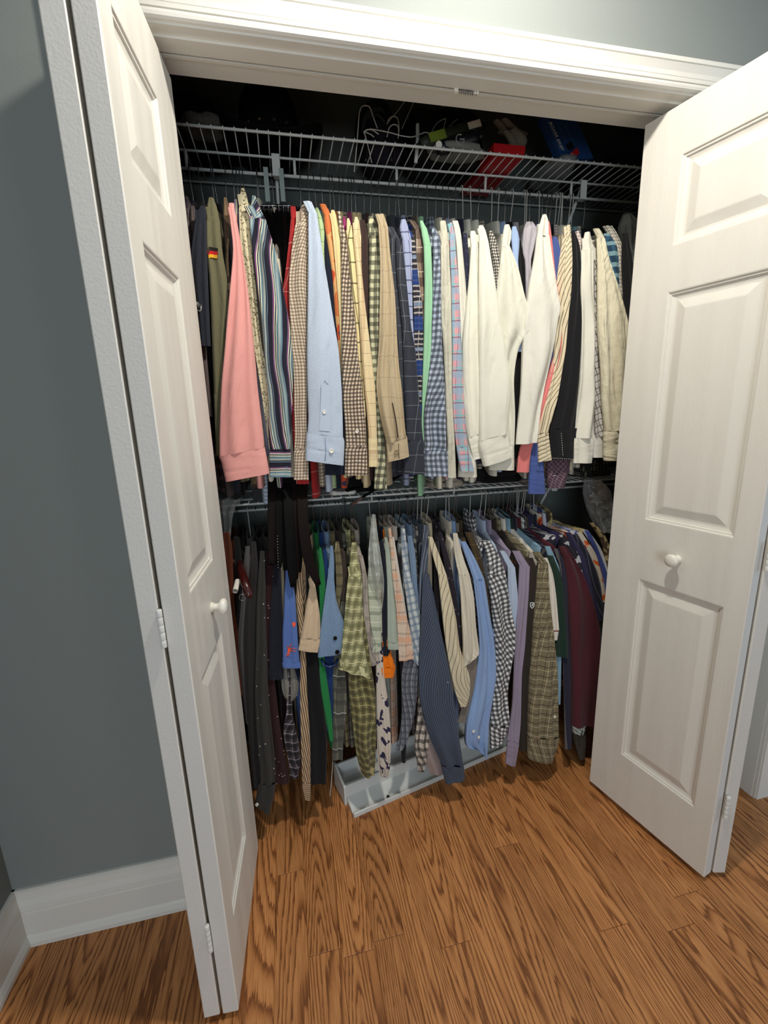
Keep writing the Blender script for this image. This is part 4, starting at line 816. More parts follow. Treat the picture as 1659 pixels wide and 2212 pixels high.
garment(Lo, 'patterned_shirt', 'black patterned shirt right of the ivory pinstripe', fabric('dark_pattern', (40, 34, 42), spots=[(50, 0.2, (110, 96, 110))]), [(1150, 946, 954), (1230, 962, 976), (1330, 980, 992), (1420, 986, 1000)], 0.4, hx=938)
garment(Lo, 'dress_shirt', 'ivory satin shirt with bent elbow', fabric('satin', (212, 204, 186), rough=0.45, spec=0.4, noise=0.02), [(1152, 978, 988), (1200, 982, 1000), (1240, 990, 1014), (1290, 995, 1024), (1350, 997, 1028), (1410, 998, 1033), (999, 1440, 1016, 1426)], -0.5, seam=2, hx=962, hang='white', fold=0.009)
garment(Lo, 'dress_shirt', 'pale blue shirt with two buttons on its open cuff', fabric('pale_blue', (138, 164, 204)), [(1170, 994, 1006), (1210, 1008, 1028), (1250, 1022, 1046), (1330, 1032, 1058), (1400, 1036, 1072), (1450, 1030, 1074), (1492, 1024, 1068), (1560, 1006, 1057), (1004, 1606, 1054, 1590), (1030, 1616, 1050, 1636)], -0.3, seam=2, hx=970, hang='white', fold=0.009, d=0.03, buttons=((1024, 1579), (1033, 1592)))
garment(Lo, 'long_sleeve_shirt', 'taupe shirt sleeve below the ivory satin elbow', fabric('taupe_sleeve', (128, 118, 108)), [(1330, 1000, 1016), (1420, 1000, 1034), (1480, 1004, 1026), (1530, 996, 1014), (1560, 988, 1004)], 0.2, hx=978)
garment(Lo, 'flannel_shirt', 'dark olive brown flannel behind the pale blue shirt', fabric('brown_flannel', (66, 54, 38), [(0.05, 0.002, (130, 104, 60), .6)], [(0.05, 0.002, (130, 104, 60), .6)], noise=0.15), [(1150, 1004, 1020), (1200, 1022, 1038), (1280, 1040, 1056), (1400, 1052, 1070), (1560, 1052, 1070)], 0.5, hx=984, tx=0.013)
BWG = gingham('bw_gingham', (226, 226, 224), (16, 18, 34), 0.0165, 0.74, rot=22)
garment(Lo, 'checked_shirt', 'black and white gingham shirt', BWG, [(1168, 1040, 1058), (1200, 1050, 1078), (1240, 1053, 1092), (1300, 1060, 1100), (1370, 1066, 1112), (1430, 1070, 1104), (1492, 1066, 1096), (1540, 1062, 1098), (1566, 1060, 1098), (1568, 1059, 1098), (1059, 1616, 1082, 1608)], -0.3, seam=2, cuff=2, hx=1014, hang='white', fold=0.008, d=0.028)
garment(Lo, 'dress_shirt', 'powder blue shirt right of the gingham', fabric('powder_blue', (172, 186, 206)), [(1190, 1078, 1090), (1225, 1096, 1112), (1290, 1098, 1118), (1340, 1106, 1120), (1394, 1112, 1120)], 0.0, seam=1, hx=1034, hang='white')
garment(Lo, 'dress_shirt', 'lavender linen shirt', fabric('lavender', (146, 134, 154), noise=0.12), [(1190, 1106, 1122), (1223, 1122, 1143), (1300, 1119, 1140), (1394, 1113, 1134), (1450, 1110, 1128), (1515, 1107, 1126), (1560, 1102, 1124), (1600, 1096, 1120), (1096, 1604, 1120, 1606), (1092, 1648, 1112, 1654)], -0.4, seam=1, cuff=2, hx=1046, hang='white', fold=0.006)
sh = garment(Lo, 'sweater', 'blackish brown sweater with small shield badge', fabric('black_brown_knit', (48, 42, 36), noise=0.15), [(1205, 1130, 1150), (1240, 1140, 1162), (1300, 1136, 1160), (1400, 1128, 1150), (1500, 1126, 1146), (1620, 1122, 1142)], 0.1, hx=1056, cat='sweater', hang='wood', tx=0.014)
OLP = fabric('olive_plaid', (120, 110, 86), [(0.034, 0.0018, (190, 180, 146), .85), (0.034, 0.002, (64, 54, 38), .8, 0.012)], [(0.034, 0.0018, (190, 180, 146), .85), (0.034, 0.0035, (64, 54, 38), .75, 0.014)], noise=0.12)
garment(Lo, 'flannel_shirt', 'olive tan plaid flannel reaching near the floor', OLP, [(1192, 1150, 1166), (1218, 1163, 1184), (1297, 1157, 1187), (1370, 1150, 1194), (1440, 1146, 1200), (1515, 1142, 1204), (1590, 1140, 1205), (1140, 1594, 1206, 1598), (1141, 1636, 1190, 1645)], -0.6, seam=1, cuff=2, hx=1066, fold=0.006, d=0.03, buttons=((1197, 1548),))
garment(Lo, 'polo_shirt', 'white polo sleeve with red striped hem', fabric('white_pique', (220, 212, 198)), [(1205, 1172, 1182), (1240, 1181, 1194), (1290, 1184, 1201), (1360, 1182, 1206), (1363, 1182, 1206), (1382, 1184, 1203)], -0.2, cuff=2, cuffmat=fabric('red_stripe_rib', (222, 216, 204), [(0.05, 0.006, (130, 26, 36), 1), (0.05, 0.004, (130, 26, 36), 1, -0.0075)]), hx=1076, cuffname='sleeve_hem')
garment(Lo, 'sweater', 'light blue ribbed knit shirt', fabric('blue_rib', (134, 166, 184), [(0.006, 0.002, (90, 120, 140), .6)]), [(1180, 1176, 1188), (1230, 1192, 1208), (1290, 1196, 1210), (1400, 1198, 1212), (1520, 1194, 1210)], 0.4, hx=1086, cat='sweater')
garment(Lo, 'polo_shirt', 'dark green shirt with short sleeve', fabric('dark_green', (30, 52, 42)), [(1200, 1180, 1194), (1260, 1198, 1216), (1340, 1200, 1224), (1400, 1198, 1226), (1198, 1416, 1226, 1420)], 0.1, hx=1092, hang='wood')
garment(Lo, 'cardigan', 'navy cardigan with grey marled edge', fabric('navy_knit', (44, 42, 58), [(0.045, 0.010, (110, 106, 104), .7, 0.002)], noise=0.12), [(1185, 1194, 1208), (1225, 1210, 1228), (1300, 1214, 1232), (1400, 1216, 1236), (1500, 1218, 1236), (1617, 1220, 1234)], 0.2, hx=1100, cat='cardigan')
garment(Lo, 'long_sleeve_shirt', 'large maroon shirt with wide sleeve', fabric('maroon', (78, 34, 42), noise=0.08), [(1180, 1206, 1222), (1206, 1217, 1240), (1250, 1226, 1262), (1350, 1230, 1290), (1450, 1234, 1296), (1540, 1234, 1290), (1566, 1234, 1286)], -0.2, seam=1, hx=1108, fold=0.008, d=0.032, tx=0.014)
garment(Lo, 'striped_shirt', 'white and green striped hem below the maroon shirt', fabric('green_stripe_hem', (196, 200, 192), [(0.02, 0.006, (90, 100, 96), .8)], rot=70), [(1240, 1226, 1240), (1540, 1232, 1262), (1233, 1560, 1264, 1568), (1238, 1582, 1258, 1588)], 0.3, hx=1116, hang='white')
garment(Lo, 'patterned_shirt', 'dark brown brushed pattern shirt at lower right', fabric('brown_brush', (62, 56, 46), [(0.01, 0.002, (110, 104, 86), .5)], rot=40), [(1260, 1232, 1246), (1560, 1234, 1262), (1600, 1240, 1264), (1640, 1252, 1262)], 0.6, hx=1124, hang='white')
garment(Lo, 'patterned_shirt', 'black and white leaf print shirt', fabric('leaf_print', (40, 38, 48), mottle=(40, [(0.55, (190, 188, 190))])), [(1155, 1206, 1218), (1200, 1230, 1250), (1250, 1246, 1260), (1330, 1258, 1272)], 0.3, hx=1118, hang='white')
garment(Lo, 'long_sleeve_shirt', 'indigo purple shirt right of the leaf print', fabric('indigo_purple', (48, 42, 74)), [(1150, 1220, 1232), (1200, 1244, 1262), (1260, 1262, 1280), (1340, 1280, 1296)], 0.4, hx=1130, hang='white')
garment(Lo, 'pinstripe_shirt', 'navy shirt with pale pinstripes', fabric('navy_pin', (36, 38, 52), [(0.02, 0.0015, (140, 140, 150), .7)]), [(1155, 1232, 1246), (1200, 1256, 1276), (1260, 1276, 1300), (1340, 1296, 1310)], 0.5, hx=1142)
garment(Lo, 'patterned_shirt', 'orange and white Hawaiian shirt near the right door', fabric('orange_print', (206, 196, 180), mottle=(16, [(0.52, (210, 100, 40)), (0.60, (120, 30, 34))])), [(1150, 1244, 1256), (1195, 1270, 1286), (1240, 1286, 1300), (1300, 1298, 1312)], 0.5, hx=1152, hang='white')
garment(Lo, 'long_sleeve_shirt', 'white and royal blue trimmed shirt at far right', fabric('white_royal', (200, 202, 206), [(0.04, 0.022, (44, 66, 140), .95)]), [(1145, 1258, 1270), (1190, 1284, 1300), (1240, 1300, 1314), (1300, 1308, 1320)], 0.6, hx=1162)
garment(Lo, 'patterned_shirt', 'golden leaf print shirt, last one on the right', fabric('golden_leaf', (176, 160, 112), mottle=(30, [(0.52, (84, 66, 46))])), [(1130, 1274, 1284), (1160, 1294, 1308), (1200, 1306, 1320), (1280, 1312, 1326)], 0.7, hx=1174)

# ------------------------------------------------------------------ marks on the clothes
PB = simple('patch_black', (30, 27, 25), 0.9); PR = simple('patch_red', (190, 30, 36), 0.9); PG = simple('patch_gold', (226, 168, 40), 0.9)
fp = decal('flag_patch', ol, [(446, 532), (470.5, 536), (471, 560), (447, 557)], simple('patch_edge', (60, 52, 40), 0.9), lift=0.001)
for k, c in enumerate((PB, PR, PG)):
    a, b = k/3, (k+1)/3
    L_ = lambda t: (447+0.4*t, 533+23*t); R_ = lambda t: (470+0.3*t, 537+22*t)
    decal('flag_stripe', ol, [L_(a), R_(a), R_(b), L_(b)], c, lift=0.0018, parent=fp)
THREADW = simple('white_thread', (225, 225, 220), 0.7)
thread('embroidery', jk, [(424, 652), (426, 661), (428, 653), (429, 664), (431, 656), (433, 667), (435, 659), (434, 669), (432, 673), (428, 670)], 0.0008, THREADW)
ORNG = simple('lobster_orange', (232, 92, 56), 0.8)
lob = decal('lobster_print', bp_, [(621, 1400), (628, 1398), (629, 1407), (622, 1410)], ORNG, 3, 3)
for pts, r in ((((625, 1400), (627, 1394), (630, 1391)), 0.0012), (((628, 1401), (634, 1400), (640, 1402)), 0.0012), (((628, 1404), (634, 1406), (638, 1408)), 0.0012), (((622, 1408), (621, 1413), (618, 1417)), 0.0018), (((625, 1409), (625, 1415), (620, 1418)), 0.0014), (((623, 1400), (620, 1396)), 0.0012)):
    m = MB(); m.tube([on_cloth(bp_, x, y, 0.001)[0] for x, y in pts], r, 5); m.build('lobster_leg', ORNG, lob, True)
decal('printed_mark', bp_, [(631, 1345), (637, 1343), (638, 1352), (633, 1354)], ORNG, 2, 2)
sb = decal('shield_badge', sh, [(1144, 1301), (1154, 1301), (1154, 1307), (1144, 1307)], THREADW, 3, 2, 0.002)
m = MB(); m.add([on_cloth(sh, x, y, 0.002)[0] for x, y in ((1144, 1307), (1154, 1307), (1153, 1311), (1149, 1315), (1145, 1311))], [(0, 1, 2, 3, 4)]); m.build('badge_point', THREADW, sb)
m = MB(); m.add([on_cloth(sh, x, y, 0.003)[0] for x, y in ((1145.5, 1302.5), (1152.5, 1302.5), (1152.5, 1307), (1149, 1313), (1145.5, 1307))], [(0, 1, 2, 3, 4)]); m.build('badge_field', NAVY, sb)
m = MB(); m.add([on_cloth(sh, x, y, 0.0035)[0] for x, y in ((1147, 1309), (1149, 1304), (1152, 1303.5), (1150, 1308))], [(0, 1, 2, 3)]); m.build('badge_bird', THREADW, sb)
def find(txt):
    return next(o for o in bpy.data.objects if str(o.get('label', '')).startswith(txt) and o.get('category') != 'hanger')
bg_ = find('dark brown and cream gingham'); thread('stitched_mark', bg_, [(771, 995), (773, 998), (775, 995), (777, 998), (779, 995)], 0.0008, THREADW)
thread('stitched_bar', dn, [(967, 1473), (980, 1474)], 0.0012, THREADW)
pp = find('pink and peach plaid'); decal('sewn_label', pp, [(889, 1404), (897, 1401), (899, 1414), (891, 1418)], BLACK, 2, 2)
mr = find('maroon diamond print'); thread('stitched_mark', mr, [(1195, 1028), (1199, 1027), (1203, 1029)], 0.0009, THREADW)
bw_ = find('black shirt with white stitched cuff')
for seq in ([(1191+i*4.5, 989+0.3*i) for i in range(11)], [(1212+0.4*i, 936+5*i) for i in range(10)]):
    for x, y in seq:
        m = MB(); m.tube([on_cloth(bw_, x, y, 0.0008)[0], on_cloth(bw_, x+2, y+0.3, 0.0008)[0]] if seq[0][0] == 1191 else [on_cloth(bw_, x, y, 0.0008)[0], on_cloth(bw_, x+0.2, y+2.4, 0.0008)[0]], 0.0008, 4); m.build('stitch', THREADW, bw_, True)
CH2 = MATS['chambray']
decal('cuff_placket', lb, [(694, 828), (712, 832), (713, 932), (690, 930)], CH2, 3, 8, 0.002)
thread('placket_seam', lb, [(692, 930), (692, 880), (693, 838), (701, 822), (711, 834)], 0.0006, simple('seam_blue', (120, 138, 165), 0.9))
thread('cuff_opening', lb, [(702, 945), (704, 975), (702, 996)], 0.0009, simple('seam_blue', (120, 138, 165), 0.9))
thread('cuff_buttonhole', lb, [(688, 969), (698, 971)], 0.0007, THREADW)
bei = find('beige shirt with thin check'); thread('cuff_slit', bei, [(848, 870), (851, 885), (855, 905), (858, 925), (860, 945)], 0.0016, simple('slit_dark', (60, 48, 36), 0.95))
thread('cuff_opening', bei, [(861, 958), (862, 990)], 0.0009, simple('slit_dark', (60, 48, 36), 0.95))
rb = find('royal blue shirt whose'); thread('cuff_seam', rb, [(1143, 1021), (1160, 1017), (1174, 1019)], 0.0007, simple('seam_navy', (40, 56, 110), 0.9))

# ------------------------------------------------------------------ belts hung from the upper rod
STRAP = simple('pale_green_plastic', (150, 164, 160), 0.45, 0.4)
hb = root('belt_hanger', at(598, 410, 1.485), 'pale grey green over-rod belt hanger with two straps and black clips', 'hanger')
for px in (581, 614):
    a = at(px, 372, 1.483); b = at(px-2, 436, 1.483); m = MB()
    m.box((b.x-0.0065, 1.481, b.z), (b.x+0.0065, 1.4855, RU+0.006)); m.box((b.x-0.0065, 1.481, RU+0.006), (b.x+0.0065, 1.514, RU+0.010)); m.box((b.x-0.0065, 1.510, RU-0.02), (b.x+0.0065, 1.514, RU+0.006))
    m.build('hook_strap', STRAP, hb)
p0 = at(566, 446, 1.46); p1 = at(648, 452, 1.46)
m = MB(); m.tube([p0, (p0+p1)/2+Vector((0, 0, 0.004)), p1], 0.006, 8); m.build('black_bar', BLACKW, hb, True)
for k in range(6):
    p = p0.lerp(p1, (k+0.5)/6); m = MB()
    m.tube([p+Vector((0.011*math.cos(t*math.pi/6), -0.003, -0.012+0.013*math.sin(t*math.pi/6))) for t in range(13)], 0.0022, 6); m.build('belt_ring', BLACKW, hb, True)
def belt(desc, x_top, pts, wpx, mat, edge=None, studs=False, tip=True):
    """a strap hanging in front: pts are pixels at depth y, wide face to the room"""
    top = at(x_top, 456, 1.45)
    P = [(top.x, 1.45, top.z), (top.x, 1.40, top.z-0.10)]
    pts = [(x, y, d+0.068) for (x, y, d) in pts]; k = next(i for i, q in enumerate(pts) if q[1] == 1060)
    pts = pts[:k]+[(pts[k][0]-1, 960, 1.40), (pts[k][0], 1040, 1.36), (pts[k][0], 1085, pts[k][2])]+pts[k+1:]
    for (x, y, d) in pts: P.append(tuple(at(x, y, d)))
    Q = crom(P, 56); m = MB()
    rings = []
    for i, q in enumerate(Q):
        q = Vector(q); t = i/(len(Q)-1); w = wpx*1.3/963/2*(0.55+0.45*min(1, t*2.2))
        if tip and t > 0.95: w *= max(0.35, 1-(t-0.95)*10)
        tn = (Vector(Q[min(i+1, len(Q)-1)])-Vector(Q[max(i-1, 0)])).normalized()
        s = Vector((1, 0.15, 0)); s = (s-tn*s.dot(tn)).normalized(); nn = s.cross(tn).normalized()*0.0022
        rings.append([q-s*w-nn, q-s*w*0.9-nn*1.3, q+s*w*0.9-nn*1.3, q+s*w-nn, q+s*w+nn, q-s*w+nn])
    r = root('belt', Q[0], desc, 'belt', 'belts on the over-rod hanger')
    m.grid(rings, True); k = len(rings)*6; m.f.append(tuple(range(k-6, k))); m.f.append((5, 4, 3, 2, 1, 0)); m.build('strap', mat, r, True)
    m = MB(); q = Vector(Q[0]); w = wpx*1.3/963/2*0.55+0.006
    m.tube([q+Vector(v) for v in ((-w, -0.004, -0.03), (-w, -0.004, 0.012), (w, -0.004, 0.012), (w, -0.004, -0.03), (-w, -0.004, -0.03))], 0.0022, 6); m.build('buckle', CHROME, r, True)
    if studs:
        for (x, y) in [(599+0.35*i*0.5, 1158+6.2*i) for i in range(12)]:
            m = MB(); m.lathe(at(x, y, pts[-1][2]-0.006), (0, -1, 0), [(0.0022, 0), (0.0018, 0.0012), (0.0003, 0.002)], 8); m.build('stud', CHROME, r, True)
    return r
belt('flat dark brown belt hanging furthest left, ending above the maroon shirt', 572, [(583, 700, 1.38), (587, 1060, 1.24), (588, 1222, 1.205)], 17, LEATHERD, tip=False)
belt('black braided belt with a line of silver studs', 580, [(592, 700, 1.38), (603, 1060, 1.24), (604, 1226, 1.200)], 15, LEATHERB, studs=True)
belt('plain black belt just right of the studded belt', 590, [(600, 700, 1.38), (613, 1060, 1.245), (616, 1232, 1.215)], 15, LEATHERB)
belt('long black belt with tapered tip over the blue polo', 600, [(606, 700, 1.38), (622, 1060, 1.235), (627, 1160, 1.205), (633, 1268, 1.195)], 21, LEATHERB)
belt('very dark brown belt between two black ones', 612, [(612, 700, 1.38), (636, 1060, 1.24), (638, 1160, 1.21), (640, 1250, 1.205)], 16, LEATHERD)
belt('black dress belt, second from the right', 622, [(618, 700, 1.38), (644, 1060, 1.245), (646, 1160, 1.22), (647, 1236, 1.215)], 15, LEATHERB)
belt('broad dark brown belt curving out to the right at its end', 634, [(622, 700, 1.38), (653, 1060, 1.235), (657, 1150, 1.20), (668, 1212, 1.19), (688, 1264, 1.185)], 23, LEATHERD)
belt('wide black belt at the back of the bunch', 604, [(608, 560, 1.42), (610, 800, 1.40), (628, 1060, 1.255), (632, 1200, 1.235)], 36, LEATHERB, tip=False)

# ------------------------------------------------------------------ clear film bags
FILM = film('clear_film')
def bag(desc, y, rows, name='plastic_bag', mat=FILM, d=0.02):
    R4 = [(r[1], r[0], r[2], r[0]) for r in rows]
    c = at((R4[0][0]+R4[0][2])/2, R4[0][1], y)
    g = root(name, c, desc, 'bag')
    r, u = loft_rings(R4, y, d*1.7, 1.0, 0.008, 0.016, len(desc), nth=60); skin('film', r, u, mat, g)
    return g
bag('clear plastic garment bag around the last clothes on upper rod', 1.34, [(462, 1346, 1362), (490, 1338, 1380), (540, 1340, 1392), (640, 1342, 1392), (760, 1344, 1390)])
bag('clear crumpled plastic hanging at right end of lower shelf', 1.37, [(1036, 1262, 1290), (1060, 1258, 1312), (1100, 1268, 1318), (1132, 1284, 1318), (1150, 1296, 1316)])
bag('clear crumpled plastic at left end of lower shelf', 1.34, [(1078, 474, 520), (1096, 474, 508), (1120, 478, 502), (1160, 482, 498), (1184, 484, 494)])
bag('white translucent bag over the pale sage plaid shirt', 1.285, [(1112, 803, 811), (1150, 800, 815), (1200, 796, 822), (1250, 798, 829), (1290, 806, 828), (1335, 812, 822)], mat=film('milky_film', (238, 242, 238), 0.9))

# ------------------------------------------------------------------ things on the lower shelf
ZD = ZL+0.006
def folded(desc, x, y, wx, wy, n, hgt, mat, name='folded_shirt', rz=0.0, cat='folded clothes'):
    r = root(name, (x, y, ZD), desc, cat, 'things lying on the lower shelf')
    for k in range(n):
        z0 = ZD+k*hgt; m = MB(); rings = []; f = 1-0.05*k
        for (dz, s) in ((0.001, 0.90), (0.12, 0.985), (0.5, 1.0), (0.88, 0.985), (0.999, 0.90)):
            ring = []
            for j in range(24):
                th = 2*math.pi*j/24; cs, sn = math.cos(th), math.sin(th)
                px_ = wx/2*f*s*math.copysign(abs(cs)**0.45, cs); py_ = wy/2*f*s*math.copysign(abs(sn)**0.45, sn)
                wv = 0.004*math.sin(3*th+k)+0.003*math.sin(7*th+2*k)
                a = math.radians(rz)
                ring.append(Vector((x+px_*math.cos(a)-py_*math.sin(a), y+px_*math.sin(a)+py_*math.cos(a)+wv, z0+hgt*dz+(0.003*math.sin(5*th+k) if dz > .4 else 0))))
            rings.append(ring)
        uv = [[(p.x, p.y) for p in rr] for rr in rings]
        skin('folded_layer', rings, uv, mat, r)
    return r
gx_ = lambda px, py, y: at(px, py, y).x
folded('grey knitwear folded behind the checked shirt tails', gx_(705, 1058, 1.50), 1.52, 0.15, 0.20, 2, 0.022, fabric('grey_knit', (84, 84, 82), noise=0.2))
folded('white cotton cloth folded beside the grey knitwear', gx_(738, 1066, 1.46), 1.47, 0.09, 0.15, 1, 0.014, WHITE2)
folded('black cloth bundle lying by the black strap', gx_(780, 1052, 1.50), 1.51, 0.14, 0.18, 2, 0.024, BLACK, rz=12)
folded('cream folded shirt under the gingham cuff', gx_(800, 1040, 1.52), 1.57, 0.09, 0.14, 4, 0.020, CREAM)
folded('pale beige folded shirt below the madras plaid', gx_(952, 1046, 1.48), 1.50, 0.13, 0.2, 2, 0.02, fabric('pale_beige', (172, 160, 146)))
folded('black folded trousers below the white dress shirts', gx_(1070, 1030, 1.50), 1.52, 0.16, 0.2, 2, 0.026, BLACK, name='folded_trousers')
folded('dark checked scarf rolled up at the right end', gx_(1268, 1034, 1.48), 1.50, 0.13, 0.18, 3, 0.022, gingham('dark_check', (120, 116, 98), (26, 26, 26), 0.012, 0.8), name='folded_scarf')
bx_ = root('black_box', (gx_(560, 1095, 1.395), 1.41, ZD), 'small black box on the front edge of lower shelf', 'box', 'things lying on the lower shelf')
c = gx_(560, 1095, 1.395); m = MB(); m.box((c-0.016, 1.392, ZD), (c+0.016, 1.46, ZD+0.042)); m.build('box_body', simple('black_card', (20, 19, 19), 0.6), bx_)
m = MB(); m.box((c-0.0175, 1.3905, ZD+0.042), (c+0.0175, 1.4615, ZD+0.055)); m.build('box_lid', simple('black_card', (20, 19, 19), 0.6), bx_)
sr = root('leather_strap', (gx_(810, 1050, 1.42), 1.42, ZD), 'black leather strap with metal ring and brown tip on lower shelf', 'strap', 'things lying on the lower shelf')
def ribbon(pts, w, th, name, mat, parent, side=(0.3, 1, 0)):
    Q = crom([tuple(p) for p in pts], 24); rings = []
    for i, q in enumerate(Q):
        q = Vector(q); tn = (Vector(Q[min(i+1, 23)])-Vector(Q[max(i-1, 0)])).normalized(); s = Vector(side); s = (s-tn*s.dot(tn)).normalized(); n = s.cross(tn)*th
        rings.append([q-s*w-n, q+s*w-n, q+s*w+n, q-s*w+n])
    m = MB(); m.grid(rings, True); k = len(rings)*4; m.f += [(k-4, k-3, k-2, k-1), (3, 2, 1, 0)]; return m.build(name, mat, parent)
a = [at(878, 1018, 1.42), at(842, 1040, 1.40), at(806, 1060, 1.385), at(780, 1076, 1.375)]
ribbon(a, 0.011, 0.003, 'strap', LEATHERB, sr)
ribbon([at(782, 1075, 1.374), at(770, 1084, 1.372), at(758, 1090, 1.37)], 0.010, 0.0035, 'strap_tip', simple('tan_leather', (84, 50, 36), 0.45), sr)
ribbon([at(860, 1028, 1.42), at(810, 1046, 1.41), at(748, 1060, 1.39)], 0.010, 0.003, 'second_strap', LEATHERB, sr)
c = at(743, 1082, 1.376); m = MB(); m.tube([c+Vector((0.0085*math.cos(t*math.pi/8), 0.003*math.sin(t*math.pi/8), 0.0085*math.sin(t*math.pi/8))) for t in range(17)], 0.0016, 6); m.build('metal_ring', simple('dark_steel', (70, 68, 64), 0.4, 0.5, 0.8), sr, True)

# ------------------------------------------------------------------ wooden and plastic hanger ends among the lower clothes
wh = root('wooden_hanger', (at(530, 1200, 1.32).x, 1.36, RL-0.1), 'glossy mahogany suit hanger end sticking out beside grey shirt', 'hanger')
m = MB(); m.tube([at(516, 1205, 1.36), at(522, 1235, 1.27), at(530, 1262, 1.215), at(539, 1286, 1.195), at(541, 1292, 1.193)], [0.008, 0.011, 0.0125, 0.0105, 0.004], 12); m.build('hanger_arm', DARKW, wh, True)
pr = root('paper_roll', at(511, 1262, 1.22), 'rolled white paper tube poking out near the left knob', 'tube')
m = MB(); a = at(513, 1255, 1.24); b = at(508, 1277, 1.195); m.tube([a, b], 0.0075, 12, False); m.tube([a, b], 0.006, 12, False); m.build('paper_tube', KNOBW, pr, True)
kr = root('key_ring', at(523, 1292, 1.21), 'small chrome ring hanging under the mahogany hanger end', 'ring')
m = MB(); c = at(523, 1291, 1.20); m.tube([c+Vector((0.0075*math.cos(t*math.pi/8), 0.002, 0.0095*math.sin(t*math.pi/8))) for t in range(17)], 0.0012, 6); m.build('ring', CHROME, kr, True)
bh = root('plastic_hanger', at(712, 1430, 1.26), 'dark blue plastic hanger end under the heather blue henley', 'hanger')
m = MB(); m.tube([at(694, 1424, 1.262), at(700, 1437, 1.258), at(712, 1441, 1.255), at(724, 1436, 1.258), at(730, 1424, 1.262)], 0.0042, 10); m.build('hanger_arm', simple('blue_plastic', (22, 44, 92), 0.25, 0.5), bh, True)

# ------------------------------------------------------------------ the white tray on the floor
TRW = simple('tray_white', (214, 216, 212), 0.4, 0.4, bump=0.05, bscale=80)
F0 = Vector((0.129, 1.232, 0)); E_ = Vector((0.631, 0.150, 0)).normalized(); N_ = Vector((-E_.y, E_.x, 0))
tr = root('floor_tray', F0+E_*0.34+N_*0.09, 'long white two-level tray lying slantwise on the closet floor', 'tray')
def prof(name, P, s0, s1, mat=TRW):
    m = MB(); m.extrude(P, lambda d, z: F0+E_*s0+N_*d+Vector((0, 0, z)), lambda d, z: F0+E_*s1+N_*d+Vector((0, 0, z))); return m.build(name, mat, tr)
prof('front_tray', [(0, 0.001), (0, 0.016), (0.003, 0.018), (0.0065, 0.016), (0.008, 0.0105), (0.014, 0.009), (0.050, 0.024), (0.064, 0.030), (0.064, 0.001)], 0.0, 0.70)
prof('tray_step', [(0.064, 0.001), (0.064, 0.066), (0.068, 0.072), (0.076, 0.072), (0.079, 0.069), (0.079, 0.001)], -0.003, 0.71)
prof('back_trough', [(0.079, 0.001), (0.079, 0.050), (0.100, 0.046), (0.104, 0.050), (0.108, 0.046), (0.148, 0.050), (0.148, 0.001)], -0.001, 0.71)
prof('back_rim', [(0.148, 0.001), (0.148, 0.084), (0.152, 0.090), (0.158, 0.090), (0.162, 0.084), (0.162, 0.001)], -0.003, 0.71)
prof('end_cap', [(0.061, 0.001), (0.061, 0.070), (0.066, 0.076), (0.100, 0.078), (0.150, 0.094), (0.165, 0.092), (0.165, 0.001)], -0.010, -0.003)
m = MB(); m.lathe(F0+E_*0.135+N_*0.016+Vector((0, 0, 0.0105)), (0, -0.25, 1), [(0.006, 0), (0.0055, 0.0012), (0.002, 0.0018)], 12); m.build('dark_plug', simple('plug_dark', (40, 40, 40), 0.6), tr, True)
st = root('plastic_stick', at(713, 1700, 1.36), 'thin white plastic stick standing left of the floor tray', 'stick')
m = MB(); m.tube([at(719, 1640, 1.395), at(716, 1690, 1.36), at(711, 1733, 1.335)], 0.0016, 6); m.build('stick', KNOBW, st, True)

# ------------------------------------------------------------------ things on the upper shelf
ZS = ZU+0.005
FELT = simple('black_felt', (13, 13, 14), 0.95, 0.1, bump=0.2, bscale=200)
ht = root('cowboy_hat', (0.022, 1.53, ZS), 'black cowboy hat with silver studs on its band', 'hat', 'things on the upper shelf')
hx_, hy_ = 0.022, 1.53
m = MB(); P = []
for (rr, zz) in ((1.0, 0.012), (0.99, 0.05), (0.95, 0.09), (0.88, 0.125), (0.75, 0.150), (0.5, 0.150), (0.25, 0.138), (0.02, 0.132)):
    P.append([Vector((hx_+0.088*rr*math.cos(t*math.pi/16), hy_+0.105*rr*math.sin(t*math.pi/16), ZS+zz+0.012*abs(math.sin(t*math.pi/16))*rr)) for t in range(32)])
m.grid(P, True); m.build('crown', FELT, ht, True)
m = MB(); P = []
for side in (0, 1):
    for rr in ((0.98, 1.3, 1.6, 1.85, 2.0) if side == 0 else (2.0, 1.85, 1.6, 1.3, 0.98)):
        row = []
        for t in range(40):
            th = t*math.pi/20; q = (rr-0.98)/1.02; up_ = 0.075*abs(math.cos(th))**2*q**1.6
            row.append(Vector((hx_+0.088*rr*math.cos(th)*(1-0.12*q), hy_+min(0.135, 0.105*(0.98+(rr-0.98)*0.35))*math.sin(th), ZS+0.010+up_+(0.004 if side else 0.0))))
        P.append(row)
P.append(P[0]); m.grid(P, True); m.build('brim', FELT, ht, True)
m = MB(); P = [[Vector((hx_+0.0895*math.cos(t*math.pi/16), hy_+0.1065*math.sin(t*math.pi/16), ZS+z)) for t in range(32)] for z in (0.014, 0.034)]
m.grid(P, True); m.build('hat_band', LEATHERB, ht, True)
for (px, py) in ((531, 259), (550, 257), (574, 257), (596, 263), (514, 262)):
    th = math.radians(270)+ (px-566)/46*0.85
    c = Vector((hx_+0.0905*math.cos(th), hy_+0.1075*math.sin(th), ZS+0.046)); n = Vector((math.cos(th), math.sin(th), 0)); m = MB()
    m.lathe(c, n, [(0.0075, 0), (0.0068, 0.002), (0.004, 0.0045), (0.0005, 0.0052)], 6); m.build('silver_stud', CHROME, ht)
